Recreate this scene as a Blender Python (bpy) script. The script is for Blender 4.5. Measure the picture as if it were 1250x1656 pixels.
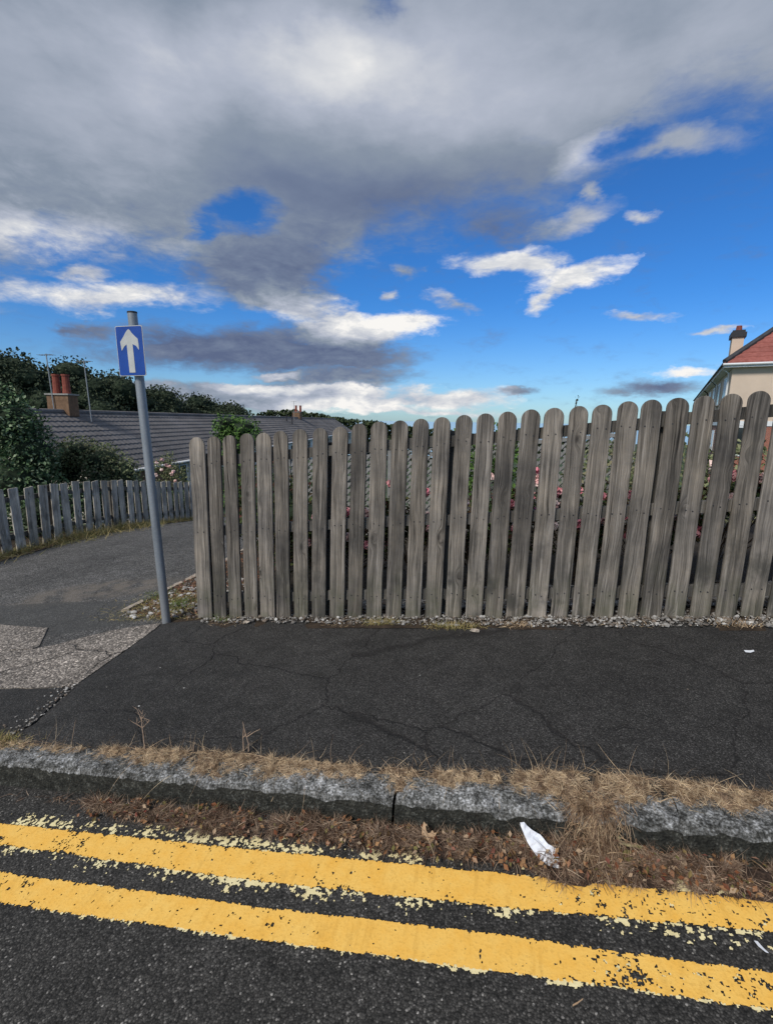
import bpy, bmesh, math, random
import numpy as np
from mathutils import Vector, Matrix, noise as mnoise
R = math.radians
random.seed(7); rng = np.random.default_rng(7)
scene = bpy.context.scene
for o in list(bpy.data.objects): bpy.data.objects.remove(o)
col = scene.collection

# ------------------------------------------------------------------ camera
cam = bpy.data.cameras.new('camera'); camo = bpy.data.objects.new('camera', cam); col.objects.link(camo)
cam.sensor_fit = 'VERTICAL'; cam.sensor_height = 24; cam.lens = 24*780/1656
cam.clip_start = 0.05; cam.clip_end = 20000
rt = Vector((.973, .231, .0152)).normalized(); fw = Vector((-.224, .956, -.1863)).normalized()
up = rt.cross(fw).normalized(); rt = fw.cross(up).normalized()
m = Matrix((rt, up, -fw)).transposed().to_4x4(); m.translation = (2.167, -3.129, 1.539)
camo.matrix_world = m
scene.camera = camo
scene.view_settings.view_transform = 'Standard'; scene.view_settings.look = 'None'
scene.view_settings.exposure = 1.0; scene.view_settings.gamma = 1

# ------------------------------------------------------------------ sun and sky
SUN_EL, SUN_AZ = R(41), R(206)       # azimuth clockwise from +Y (behind and left of the camera)
sl = bpy.data.lights.new('sun', 'SUN'); sl.energy = 1.5; sl.angle = R(14); sl.color = (1, .95, .87)
so = bpy.data.objects.new('sun', sl); col.objects.link(so)
sd = Vector((math.sin(SUN_AZ)*math.cos(SUN_EL), math.cos(SUN_AZ)*math.cos(SUN_EL), math.sin(SUN_EL)))
so.rotation_euler = (-sd).to_track_quat('-Z', 'Y').to_euler()

class NT:
    def __init__(s, tree): s.t = tree; s.n = tree.nodes; s.l = tree.links
    def new(s, typ, **kw):
        nd = s.n.new(typ)
        for k, v in kw.items(): setattr(nd, k, v)
        return nd
    def put(s, sock, v):
        if isinstance(v, bpy.types.NodeSocket): s.l.new(v, sock)
        elif v is not None:
            if hasattr(sock.default_value, '__len__') and not hasattr(v, '__len__'): v = [v]*len(sock.default_value)
            if hasattr(v, '__len__') and len(sock.default_value) == 4 and len(v) == 3: v = tuple(v)+(1,)
            sock.default_value = v
    def math(s, op, a, b=None, c=None, clamp=False):
        nd = s.new('ShaderNodeMath', operation=op, use_clamp=clamp)
        for i, v in enumerate((a, b, c)):
            if v is not None: s.put(nd.inputs[i], v)
        return nd.outputs[0]
    def vmath(s, op, a, b=None):
        nd = s.new('ShaderNodeVectorMath', operation=op); s.put(nd.inputs[0], a)
        if b is not None: s.put(nd.inputs[1], b)
        return nd.outputs[0] if op not in ('LENGTH', 'DOT_PRODUCT') else nd.outputs['Value']
    def noise(s, vec, scale=5, detail=4, rough=.55, dist=0, out=0):
        nd = s.new('ShaderNodeTexNoise'); s.put(nd.inputs['Vector'], vec)
        nd.inputs['Scale'].default_value = scale; nd.inputs['Detail'].default_value = detail
        nd.inputs['Roughness'].default_value = rough; nd.inputs['Distortion'].default_value = dist
        return nd.outputs[out]
    def voro(s, vec, scale=5, feature='F1', out='Distance', rnd=1):
        nd = s.new('ShaderNodeTexVoronoi', feature=feature); s.put(nd.inputs['Vector'], vec)
        nd.inputs['Scale'].default_value = scale; nd.inputs['Randomness'].default_value = rnd
        return nd.outputs[out]
    def ss(s, v, a, b, c=0., d=1., smooth=True):
        nd = s.new('ShaderNodeMapRange'); nd.interpolation_type = 'SMOOTHSTEP' if smooth else 'LINEAR'
        s.put(nd.inputs[0], v); s.put(nd.inputs[1], a); s.put(nd.inputs[2], b); s.put(nd.inputs[3], c); s.put(nd.inputs[4], d)
        return nd.outputs[0]
    def ramp(s, v, stops, interp='LINEAR'):
        nd = s.new('ShaderNodeValToRGB'); s.put(nd.inputs[0], v); cr = nd.color_ramp; cr.interpolation = interp
        while len(cr.elements) < len(stops): cr.elements.new(.5)
        for e, (p, c) in zip(cr.elements, stops):
            e.position = p; e.color = (c if hasattr(c, '__len__') else (c, c, c))[:3]+(1,) if hasattr(c, '__len__') else (c, c, c, 1)
        return nd.outputs[0]
    def mix(s, f, a, b, mode='MIX'):
        nd = s.new('ShaderNodeMix', data_type='RGBA', blend_type=mode)
        s.put(nd.inputs[0], f); s.put(nd.inputs[6], a); s.put(nd.inputs[7], b)
        return nd.outputs[2]
    def map(s, vec, loc=(0, 0, 0), rot=(0, 0, 0), sc=(1, 1, 1), typ='POINT'):
        nd = s.new('ShaderNodeMapping', vector_type=typ); s.put(nd.inputs[0], vec)
        s.put(nd.inputs[1], loc)
        nd.inputs[2].default_value = rot; nd.inputs[3].default_value = sc
        return nd.outputs[0]

world = bpy.data.worlds.new('World'); scene.world = world; world.use_nodes = True
w = NT(world.node_tree); w.n.clear()
tc = w.new('ShaderNodeTexCoord'); D = tc.outputs['Generated']
sep = w.new('ShaderNodeSeparateXYZ'); w.l.new(D, sep.inputs[0])
dx, dy, dz = sep.outputs
sky = w.new('ShaderNodeTexSky', sky_type='NISHITA'); sky.sun_disc = False
sky.sun_elevation = SUN_EL; sky.sun_rotation = SUN_AZ; sky.ozone_density = 3.0; sky.air_density = 1.0; sky.dust_density = .3
deg = 57.29578
az = w.math('MULTIPLY', w.math('ARCTAN2', dx, dy), deg)
el = w.math('MULTIPLY', w.math('ARCSINE', dz), deg)
# slow wobble so that cloud rims are ragged
wn = w.noise(w.map(D, sc=(1, 1, 2.2)), 9, 5, .6, 0, 1)
ws = w.new('ShaderNodeSeparateColor'); w.l.new(wn, ws.inputs[0])
az2 = w.math('ADD', az, w.math('MULTIPLY', w.math('SUBTRACT', ws.outputs[0], .5), 8.0))
el2 = w.math('ADD', el, w.math('MULTIPLY', w.math('SUBTRACT', ws.outputs[1], .5), 3.6))
cmb = w.new('ShaderNodeCombineXYZ'); w.l.new(az2, cmb.inputs[0]); w.l.new(el2, cmb.inputs[1]); AE = cmb.outputs[0]
# lower rim of the big cloud deck by azimuth
fc = w.new('ShaderNodeFloatCurve')
pts = [(-180, 14), (-90, 10), (-50.2, 11.8), (-45.4, 14.9), (-40.3, 15.3), (-34.7, 15.2), (-31, 15.5), (-27.4, 14.4), (-22.1, 15.0), (-18, 17.2),
       (-14, 19.4), (-8.7, 20.4), (-4.8, 21.2), (0.9, 21.4), (5.1, 22.2), (7.9, 23.4), (9.4, 25.0), (12.4, 26.4), (15.4, 26.8), (21.6, 25.4), (60, 22), (120, 18), (180, 14)]
cv = fc.mapping.curves[0]
while len(cv.points) < len(pts): cv.points.new(.5, .5)
for p, (a, e) in zip(cv.points, pts): p.location = ((a+180)/360, e/40); p.handle_type = 'AUTO_CLAMPED'
fc.mapping.update()
w.put(fc.inputs['Value'], w.math('DIVIDE', w.math('ADD', az2, 180), 360))
rim = w.math('MULTIPLY', fc.outputs[0], 40)
deck = w.ss(w.math('SUBTRACT', el2, rim), -3.8, 5.5, 0, 1.75)
blobs = [(-41.1,11.4,9.6,1.3,7,0.85,1),(-44.1,13.0,2.4,0.7,8,0.7,1),(-26.7,15.0,7.2,3.0,4,0.12,1.1),(-22.8,11.9,6.2,1.9,-8,0.75,1.1),(-17.2,9.7,6.0,1.7,1,1.0,1.2),(-10.4,10.7,3.9,1.2,0,1.0,1.2),
 (-30.2,7.5,15.6,2.4,3,0.05,1.25),(-18.0,6.6,8.8,1.5,1,0.15,1.2),(-18.8,4.6,10.1,0.9,1,0.25,1.1),(-25.7,5.0,2.6,0.5,2,1.05,1),(-24.4,2.5,15.9,1.5,1,0.72,1.1),(-18.0,1.6,8.7,0.9,1,1.0,1.1),(-27.0,3.3,5.5,0.7,1,1.1,1.2),(-17.5,3.2,4.0,0.6,1,1.1,1.1),
 (-5.2,2.6,6.9,1.0,1,0.85,1.1),(1.9,3.1,2.3,0.45,0,0.2,.9),(-1.9,16.3,5.4,1.0,-7,0.85,.95),(2.6,15.7,3.2,1.5,-3,0.9,1),(7.0,14.6,4.9,1.0,11,0.9,1),(4.4,12.8,2.1,0.9,27,0.85,.9),
 (6.0,19.6,4.2,1.1,14,0.6,.85),(12.6,19.6,1.7,0.5,-8,0.7,.8),(12.3,10.9,2.9,0.55,-4,0.75,.85),(19.4,8.8,2.1,0.35,-5,0.7,.9),(-6.0,12.6,3.1,0.8,-16,0.6,.75),(15.0,3.8,4.6,0.85,-1,0.2,1.1),
 (17.3,5.1,2.9,0.5,-2,1.05,1.1),(-1.4,19.3,5.4,1.9,-3,0.1,.66),(14.3,24.2,5.6,1.2,-10,0.55,.9),(-13.6,13.2,1.2,0.6,1,0.6,.8),(-10.9,15.8,1.6,0.8,0,0.4,.7),(8.1,21.8,1.0,0.8,-7,0.6,.8),
 (-44.0,8.6,2.6,0.7,6,0.15,.8),(-46.2,7.8,1.6,0.5,6,0.15,.8),(-36.0,2.2,14.0,1.5,1,0.35,1),(-8.0,1.0,10,0.5,0,0.8,.8),(40,6,16,2,0,.6,1.1),(62,12,14,3,5,.5,1.1),(-70,7,14,2,0,.3,1.1),(110,8,25,3,0,.5,1.1),(-120,9,25,3,0,.5,1.1)]
holes = [(-28.4,20.4,4.2,2.0,6,1.15),(-32.6,18.4,1.8,.9,30,.7),(-14.5,36.0,2.5,1.5,0,.55),(9.6,25.2,3.5,1.0,5,.6),(1.5,26.5,3.0,1.2,0,.28)]
def blob(c):
    mp = w.map(AE, (c[0], c[1], 0), (0, 0, R(c[4])), (c[2]*1.25, c[3]*1.25, 1), 'TEXTURE')
    g = w.new('ShaderNodeTexGradient', gradient_type='SPHERICAL'); w.l.new(mp, g.inputs[0])
    return g.outputs['Fac']
den = deck; num = None
bsum = None
for c in blobs:
    g = w.math('MULTIPLY', blob(c), c[6]*1.75)
    bsum = g if bsum is None else w.math('ADD', bsum, g)
    num = w.math('MULTIPLY', g, c[5]) if num is None else w.math('MULTIPLY_ADD', g, c[5], num)
# brightness of the deck itself
dn1 = w.noise(w.map(D, sc=(1, 1, 1.8)), 3.2, 5, .55)
deckB = w.math('MULTIPLY_ADD', w.math('SUBTRACT', dn1, .5), .50, .43)
for c in [(-36,30,8,4,0,.26),(-25,32,8,4,0,.26),(-17,32,6,3,0,.22),(-10,32,18,8,0,.20),(-11,22.5,17,5.0,0,-.24),(-29,22,14,4,0,-.10),(-48,15.6,7,2.0,4,.35),(7,24.6,4,1.6,10,.45),(10,30,12,6,0,.12),(-42,25,9,4,-10,.12),(0,29,12,4,0,.06),(-25,16,9,3,0,-.18)]:
    deckB = w.math('MULTIPLY_ADD', blob(c), c[5]*1.3, deckB)
dk = w.math('MULTIPLY', deck, .9)
B = w.math('DIVIDE', w.math('MULTIPLY_ADD', dk, deckB, num), w.math('MAXIMUM', w.math('ADD', dk, bsum), .02))
fb = w.noise(w.map(D, sc=(1, 1, 2.6)), 13, 8, .62, .3)
fb2 = w.noise(w.map(D, sc=(1, 1, 2.8)), 34, 7, .66, .5)
dens = w.math('ADD', deck, bsum)
for c in holes: dens = w.math('MULTIPLY_ADD', blob(c), -c[5]*2.2, dens)
dens = w.math('MULTIPLY_ADD', w.math('SUBTRACT', fb, .5), w.ss(el, 24, 12, 1.35, 2.1), dens)
dens = w.math('MULTIPLY_ADD', w.math('SUBTRACT', fb2, .5), w.ss(el, 26, 14, .25, 1.0), dens)
alpha = w.ss(dens, -.02, 1.5)
alpha = w.math('MULTIPLY', alpha, w.ss(el, -.5, .4))
# relief inside the clouds: billows and bright rims of the low clouds
rel = w.math('MULTIPLY', w.math('SUBTRACT', fb, .5), .9)
B = w.math('ADD', B, w.math('MULTIPLY', rel, w.ss(el, 26, 12, .16, 1)))
B = w.math('ADD', B, w.math('MULTIPLY', w.math('SUBTRACT', fb2, .5), w.ss(el, 24, 12, .0, .35)))
ccol = w.ramp(B, [(0, (.11, .145, .25)), (.22, (.165, .21, .315)), (.42, (.25, .30, .38)), (.66, (.44, .48, .575)), (.9, (.74, .75, .77)), (1, (.95, .93, .90))])
# clear air: the sky texture, deepened as a phone camera records it
hs = w.new('ShaderNodeHueSaturation'); hs.inputs['Saturation'].default_value = 1.0; hs.inputs['Value'].default_value = 1.04
SKY_STRENGTH = 0.095
tint = w.mix(w.ss(el, 1, 14), tuple(SKY_STRENGTH*x for x in (.58, .86, 1.2))+(1,), tuple(SKY_STRENGTH*x for x in (.27, .72, 1.26))+(1,))
w.l.new(w.mix(1.0, sky.outputs[0], tint, 'MULTIPLY'), hs.inputs['Color'])
final = w.mix(alpha, hs.outputs[0], ccol)
bg = w.new('ShaderNodeBackground'); w.l.new(final, bg.inputs[0]); bg.inputs[1].default_value = .50
wo = w.new('ShaderNodeOutputWorld'); w.l.new(bg.outputs[0], wo.inputs[0])
world.cycles.sampling_method = 'MANUAL'; world.cycles.sample_map_resolution = 512

# ------------------------------------------------------------------ materials
MATS = {}
def mat(name, rough=.85, spec=.3, metal=0):
    mt = bpy.data.materials.new(name); mt.use_nodes = True; t = NT(mt.node_tree); t.n.clear()
    b = t.new('ShaderNodeBsdfPrincipled'); o = t.new('ShaderNodeOutputMaterial'); t.l.new(b.outputs[0], o.inputs[0])
    b.inputs['Roughness'].default_value = rough; b.inputs['Specular IOR Level'].default_value = spec; b.inputs['Metallic'].default_value = metal
    t.b = b; t.mat = mt; t.obj = t.new('ShaderNodeTexCoord').outputs['Object']
    t.geo = t.new('ShaderNodeNewGeometry'); t.oi = t.new('ShaderNodeObjectInfo')
    MATS[name] = mt
    return t
def bump(t, h, strength=.5, dist=.01, prev=None):
    nd = t.new('ShaderNodeBump'); t.put(nd.inputs['Height'], h); nd.inputs['Strength'].default_value = strength; nd.inputs['Distance'].default_value = dist
    if prev is not None: t.l.new(prev, nd.inputs['Normal'])
    t.l.new(nd.outputs[0], t.b.inputs['Normal']); return nd.outputs[0]
def simple(name, c, rough=.7, var=.25, scale=8, metal=0, spec=.3):
    t = mat(name, rough, spec, metal)
    n = t.noise(t.obj, scale, 5, .6)
    c2 = tuple(x*(1-var) for x in c); c3 = tuple(min(1, x*(1+var)) for x in c)
    t.put(t.b.inputs['Base Color'], t.ramp(n, [(.3, c2), (.7, c3)])); bump(t, n, .2, .01)
    return t.mat

def asphalt(name, base, size, tint, crackw=0, bright=.1, coarse=1.0):
    t = mat(name, .88, .35); P = t.obj
    cellc = t.voro(P, size, out='Color'); sc = t.new('ShaderNodeSeparateColor'); t.l.new(cellc, sc.inputs[0])
    d = t.voro(P, size); d2 = t.voro(P, size*2.3)
    bigp = t.noise(P, 1.3, 4, .6); mid = t.noise(P, 9, 5, .65)
    v = t.ramp(sc.outputs[0], [(0, base*.45), (.6, base*.95), (.9, base*1.6), (.98, base*2.6), (1, bright*.8)])
    v = t.mix(1, v, t.ramp(d, [(0, 1.25), (.45, .95), (.8, .35)]), 'MULTIPLY')
    v = t.mix(1, v, t.ramp(bigp, [(.3, .78), (.7, 1.25)]), 'MULTIPLY')
    v = t.mix(1, v, t.ramp(mid, [(.3, .72), (.7, 1.28)]), 'MULTIPLY'); v = t.mix(1, v, t.ramp(t.noise(P, size*.45, 3, .7), [(.3, .68), (.7, 1.34)]), 'MULTIPLY')
    v = t.mix(1, v, tint, 'MULTIPLY')
    h = t.math('ADD', t.math('MULTIPLY', d, -1.0), t.math('MULTIPLY', d2, -.5))
    if crackw:
        wob = t.vmath('ADD', P, t.vmath('MULTIPLY', t.noise(P, 4.5, 6, .6, out=1), (.22, .22, 0)))
        e = t.voro(wob, 1.1, 'DISTANCE_TO_EDGE'); e2 = t.voro(wob, 3.4, 'DISTANCE_TO_EDGE')
        msk = t.ss(t.noise(P, .9, 3, .5), .42, .52); msk2 = t.ss(t.noise(t.vmath('ADD', P, (7, 3, 1)), 1.2, 3, .5), .64, .70)
        c = t.math('MULTIPLY', t.ss(e, 0, crackw, 1, 0), msk)
        c = t.math('MAXIMUM', c, t.math('MULTIPLY', t.ss(e2, 0, crackw*2.2, 1, 0), msk2))
        v = t.mix(t.math('MULTIPLY', c, .6), v, (.012, .010, .010, 1)); h = t.math('ADD', h, t.math('MULTIPLY', c, -3))
    t.put(t.b.inputs['Base Color'], v); t.vcol = v
    bump(t, h, .9*coarse, .006)
    return t
asphalt('road_asphalt', .047, 185, (1.06, 1.0, .93, 1), 0, .36, .5)
asphalt('footway_asphalt', .047, 230, (1.05, 1.0, .96, 1), .008, .14, .7)
t = asphalt('lane_asphalt', .115, 120, (1.04, 1.0, .96, 1), .006, .3, .8)
sp = t.ss(t.vmath('LENGTH', t.map(t.obj, (-1.75, .75, 0), (0, 0, .35), (.85, .38, 5), 'TEXTURE')), 1.15, .6)
sp = t.math('MULTIPLY', sp, t.ss(t.noise(t.obj, 5, 5, .6), .35, .6))
v = t.mix(t.math('MULTIPLY', sp, .65), t.vcol, (.20, .17, .14, 1))
pat = t.ss(t.vmath('LENGTH', t.map(t.obj, (-1.9, -.02, 0), (0, 0, .1), (1.3, .42, 5), 'TEXTURE')), 1.05, 1.0)
v = t.mix(t.math('MULTIPLY', pat, .6), v, (.062, .062, .060, 1))
t.put(t.b.inputs['Base Color'], v)
t = asphalt('worn_concrete', .27, 95, (1.12, .98, .86, 1), .012, .65, 1.1)

def wood(name, c_lo, c_hi, green=.5):
    t = mat(name, .85, .2)
    off = t.vmath('MULTIPLY', t.oi.outputs['Random'], (37., 11., 53.))
    P = t.vmath('ADD', t.obj, off)
    wv = t.noise(t.map(P, sc=(5, 5, 1.4)), 1, 3, .5, out=1)
    Pw = t.vmath('ADD', P, t.vmath('MULTIPLY', wv, (.09, .02, 0)))
    kc = t.new('ShaderNodeTexVoronoi'); t.put(kc.inputs['Vector'], t.map(P, sc=(9, 4, 3.6))); kc.inputs['Scale'].default_value = 1
    kd = kc.outputs['Distance']; kcs = t.new('ShaderNodeSeparateColor'); t.l.new(kc.outputs['Color'], kcs.inputs[0])
    big = t.math('GREATER_THAN', kcs.outputs[0], .45)
    # fibres bend round the knots
    ring = t.math('MULTIPLY', t.ss(kd, .36, .05), big)
    Pk = t.vmath('ADD', Pw, t.vmath('MULTIPLY', ring, (.032, 0, 0)))
    g1 = t.noise(t.map(Pk, sc=(90, 30, 2.2)), 1, 5, .65); g2 = t.noise(t.map(Pk, sc=(240, 60, 5)), 1, 4, .6); g3 = t.noise(t.map(Pk, sc=(22, 10, .9)), 1, 4, .55)
    g = t.math('ADD', t.math('MULTIPLY', g1, .5), t.math('ADD', t.math('MULTIPLY', g2, .25), t.math('MULTIPLY', g3, .3)))
    c = t.ramp(g, [(.40, c_lo), (.48, tuple((a+b)/2*.85 for a, b in zip(c_lo, c_hi))), (.545, tuple((a*.35+b*.65) for a, b in zip(c_lo, c_hi))), (.62, c_hi)])
    rv = t.math('MULTIPLY_ADD', t.oi.outputs['Random'], .55, .72)
    c = t.mix(1, c, rv, 'MULTIPLY')
    c = t.mix(1, c, t.ramp(t.noise(P, 3.2, 4, .6), [(.28, (.50, .51, .54)), (.5, (.95, .94, .93)), (.72, (1.42, 1.36, 1.28))]), 'MULTIPLY')
    warm = t.ss(t.noise(t.map(P, sc=(6, 6, 1.2)), 1, 3, .6), .55, .72)
    c = t.mix(t.math('MULTIPLY', warm, .22), c, (.30, .25, .19, 1))
    crack = t.ss(t.noise(t.map(Pk, sc=(130, 30, 1.1)), 1, 3, .5), .70, .76)
    c = t.mix(t.math('MULTIPLY', crack, .75), c, (.03, .028, .026, 1))
    knot = t.math('MULTIPLY', t.ss(kd, .13, .04), big); halo = t.math('MULTIPLY', t.ss(kd, .24, .12), big)
    c = t.mix(t.math('MULTIPLY', halo, .18), c, tuple(x*.55 for x in c_lo)+(1,)); c = t.mix(t.math('MULTIPLY', knot, .85), c, (.035, .03, .027, 1))
    sz = t.new('ShaderNodeSeparateXYZ'); t.l.new(t.obj, sz.inputs[0])
    gm = t.math('MULTIPLY', t.ss(sz.outputs[2], .52, .02), t.ss(t.noise(P, 6, 5, .65), .35, .68))
    c = t.mix(t.math('MULTIPLY', gm, green), c, (.085, .095, .05, 1))
    # dark damp stains, each board its own
    run = t.ss(t.noise(t.map(P, sc=(38, 10, .8)), 1, 5, .6), .52, .66)
    c = t.mix(t.math('MULTIPLY', run, .5), c, (.05, .047, .043, 1))
    pale = t.ss(t.noise(t.map(P, sc=(50, 10, 1.6)), 1, 4, .6), .58, .70)
    c = t.mix(t.math('MULTIPLY', pale, .55), c, tuple(min(.8, x*1.5) for x in c_hi)+(1,))
    st = t.math('MULTIPLY', t.ss(t.noise(t.map(P, sc=(4, 4, 2.5)), 1, 5, .6), .53, .66), t.ss(sz.outputs[2], 1.3, .1))
    c = t.mix(t.math('MULTIPLY', st, .72), c, (.045, .043, .04, 1))
    t.put(t.b.inputs['Base Color'], c)
    h = t.math('ADD', g, t.math('ADD', t.math('MULTIPLY', crack, -.8), t.math('MULTIPLY', knot, -.5)))
    bump(t, h, .55, .004)
    return t.mat
wood('picket_wood', (.028, .025, .022), (.282, .252, .222), .45)
wood('rail_wood', (.03, .028, .026), (.15, .142, .13), .25)
wood('far_wood', (.22, .20, .175), (.66, .615, .535), .35)

def paint(name, c1, c2, rough=.7):
    t = mat(name, rough, .3); P = t.obj
    n = t.noise(P, 14, 6, .65); n2 = t.noise(P, 120, 4, .6); st = t.noise(t.map(P, sc=(45, 8, 1)), 1, 5, .6)
    c = t.ramp(n, [(.3, c1), (.7, c2)])
    c = t.mix(t.math('MULTIPLY', t.ss(n2, .5, .7), .35), c, tuple(x*.62 for x in c1)+(1,))
    c = t.mix(t.math('MULTIPLY', t.ss(st, .52, .68), .35), c, tuple(x*.72 for x in c1)+(1,))
    pit = t.ss(t.voro(P, 75), .14, .08); pit = t.math('MULTIPLY', pit, t.ss(t.noise(P, 7, 4), .5, .6))
    c = t.mix(t.math('MULTIPLY', pit, .8), c, (.12, .10, .07, 1))
    t.put(t.b.inputs['Base Color'], c)
    bump(t, t.math('ADD', n2, t.math('MULTIPLY', st, .6)), .35, .003)
    return t.mat
paint('yellow_paint', (.92, .50, .085), (.96, .60, .15))
paint('old_paint', (.80, .66, .33), (.92, .82, .50))

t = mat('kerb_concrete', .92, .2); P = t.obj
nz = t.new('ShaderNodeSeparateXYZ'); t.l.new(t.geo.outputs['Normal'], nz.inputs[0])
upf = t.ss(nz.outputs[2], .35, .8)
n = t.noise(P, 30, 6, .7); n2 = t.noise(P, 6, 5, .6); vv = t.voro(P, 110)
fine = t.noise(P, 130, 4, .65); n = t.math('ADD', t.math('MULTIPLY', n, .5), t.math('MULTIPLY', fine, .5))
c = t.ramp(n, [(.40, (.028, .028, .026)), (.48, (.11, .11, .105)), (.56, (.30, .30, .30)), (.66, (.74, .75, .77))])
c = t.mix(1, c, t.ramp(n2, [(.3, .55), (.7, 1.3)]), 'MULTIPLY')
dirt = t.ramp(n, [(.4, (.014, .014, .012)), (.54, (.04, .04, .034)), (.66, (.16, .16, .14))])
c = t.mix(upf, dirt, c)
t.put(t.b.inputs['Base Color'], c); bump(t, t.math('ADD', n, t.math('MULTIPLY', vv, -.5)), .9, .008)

def blademat(name, cs, patch=0):
    t = mat(name, .8, .2)
    rp = t.geo.outputs['Random Per Island']
    k = len(cs)-1
    v = t.ramp(rp, [(i/k, c) for i, c in enumerate(cs)])
    if patch: v = t.mix(1, v, t.ramp(t.noise(t.obj, patch, 4, .6), [(.36, (.42, .36, .32)), (.5, (.95, .92, .9)), (.64, (1.25, 1.22, 1.15))]), 'MULTIPLY')
    t.put(t.b.inputs['Base Color'], v)
    return t.mat
blademat('dry_grass', [(.20, .13, .08), (.44, .32, .20), (.66, .51, .34), (.28, .19, .13), (.78, .64, .45), (.36, .28, .18), (.55, .40, .27)], 26)
blademat('brown_litter', [(.05, .032, .024), (.17, .11, .08), (.34, .25, .18), (.09, .05, .035), (.25, .18, .13), (.50, .39, .29), (.10, .045, .03)], 20)
blademat('tuft_blades', [(.14, .08, .05), (.34, .23, .14), (.5, .38, .25), (.2, .12, .075), (.42, .32, .22), (.1, .05, .035)], 24)
blademat('verge_grass', [(.10, .12, .03), (.34, .27, .11), (.55, .42, .2), (.16, .17, .05), (.42, .33, .17)])
blademat('green_grass', [(.06, .10, .025), (.12, .18, .05), (.22, .25, .09), (.08, .13, .04)])
blademat('litter_leaf', [(.10, .03, .018), (.22, .09, .04), (.34, .2, .1), (.09, .035, .02), (.16, .15, .05), (.28, .13, .07), (.40, .30, .2), (.18, .04, .03)])
blademat('stone_chips', [(.07, .065, .06), (.30, .28, .26), (.14, .13, .12), (.5, .48, .45), (.05, .045, .04), (.24, .19, .15), (.10, .09, .08), (.62, .60, .57), (.18, .165, .15)])
blademat('red_debris', [(.20, .06, .035), (.30, .14, .08), (.40, .25, .15), (.16, .05, .03), (.25, .16, .10)])
blademat('laurel_leaf', [(.04, .075, .033), (.10, .16, .07), (.06, .11, .05), (.30, .36, .23), (.07, .125, .055), (.13, .20, .10)])
blademat('olive_leaf', [(.08, .11, .05), (.16, .19, .09), (.27, .28, .16), (.11, .15, .07), (.22, .20, .12), (.08, .13, .06)])
blademat('dark_tree_leaf', [(.03, .045, .028), (.055, .073, .042), (.038, .055, .033), (.085, .10, .06), (.044, .062, .04)])
blademat('far_leaf', [(.03, .045, .02), (.06, .08, .035), (.045, .06, .03)])
blademat('fresh_leaf', [(.05, .11, .025), (.10, .19, .04), (.07, .14, .035), (.15, .24, .07)])
blademat('rose_leaf', [(.018, .04, .012), (.04, .07, .02), (.07, .03, .02), (.10, .13, .04), (.03, .05, .02), (.12, .045, .035)])
blademat('pink_petal', [(.80, .28, .34), (.90, .50, .52), (.72, .16, .26), (.88, .58, .54)])
blademat('magenta_petal', [(.62, .06, .40), (.75, .18, .55), (.5, .04, .3)])
blademat('pale_petal', [(.8, .5, .45), (.85, .72, .68), (.75, .42, .42)])
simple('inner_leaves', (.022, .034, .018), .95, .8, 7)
simple('bark', (.07, .05, .035), .9, .4, 14)
simple('twig_wood', (.36, .26, .19), .9, .35, 60)
simple('soil', (.045, .032, .022), .95, .5, 16)
simple('gutter_dirt', (.035, .022, .016), .95, .7, 160)
simple('tuft_base', (.15, .10, .065), .95, .7, 160)
simple('garden_soil', (.03, .024, .018), .95, .5, 16)
simple('white_plastic', (.72, .74, .76), .45, .05, 4)
simple('render_beige', (.62, .50, .40), .9, .07, 1.2)
simple('render_cream', (.66, .60, .50), .9, .08, 1.2)
simple('dark_metal', (.03, .03, .035), .6, .2, 10)
simple('terracotta', (.24, .065, .045), .8, .25, 9)
simple('buff_brick', (.19, .115, .07), .9, .3, 6)
simple('concrete_cap', (.30, .29, .27), .9, .2, 6)
simple('aerial_metal', (.32, .33, .34), .5, .1, 6, .4)
simple('lattice_paint', (.24, .24, .235), .85, .25, 8)
simple('sea_water', (.42, .62, .75), .35, .04, .02)
simple('paper', (.78, .80, .86), .8, .04, 30)
simple('pale_leaf', (.42, .28, .17), .85, .2, 60)
simple('seed_pod', (.36, .31, .17), .8, .3, 60)
simple('edging', (.40, .34, .28), .9, .6, 45)
simple('far_field', (.05, .075, .03), .95, .45, .12)
simple('sign_back', (.42, .43, .44), .5, .1, 6, .3)
simple('slate_roof', (.055, .055, .062), .8, .3, 4)
t = mat('dark_glass', .08, .6); t.put(t.b.inputs['Base Color'], (.02, .025, .03, 1))
t = mat('sign_blue', .4, .5); t.put(t.b.inputs['Base Color'], t.ramp(t.noise(t.obj, 9, 4, .6), [(.3, (.003, .045, .27)), (.7, (.006, .065, .36))]))
t = mat('sign_white', .5, .5); t.put(t.b.inputs['Base Color'], t.ramp(t.noise(t.obj, 12, 5, .6), [(.3, (.44, .45, .44)), (.7, (.58, .58, .56))]))
t = mat('galvanised', .5, .4, .25)
n = t.noise(t.map(t.obj, sc=(8, 8, 2)), 1, 5, .6); n2 = t.voro(t.obj, 60)
c = t.ramp(n, [(.3, (.19, .21, .235)), (.7, (.32, .345, .375))]); c = t.mix(t.ss(n2, .5, .2, 0, .15), c, (.45, .46, .48, 1))
sz = t.new('ShaderNodeSeparateXYZ'); t.l.new(t.obj, sz.inputs[0])
c = t.mix(t.math('MULTIPLY', t.ss(sz.outputs[2], .36, .33), .55), c, (.25, .25, .25, 1))
t.put(t.b.inputs['Base Color'], c); bump(t, n, .15, .004)
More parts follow.
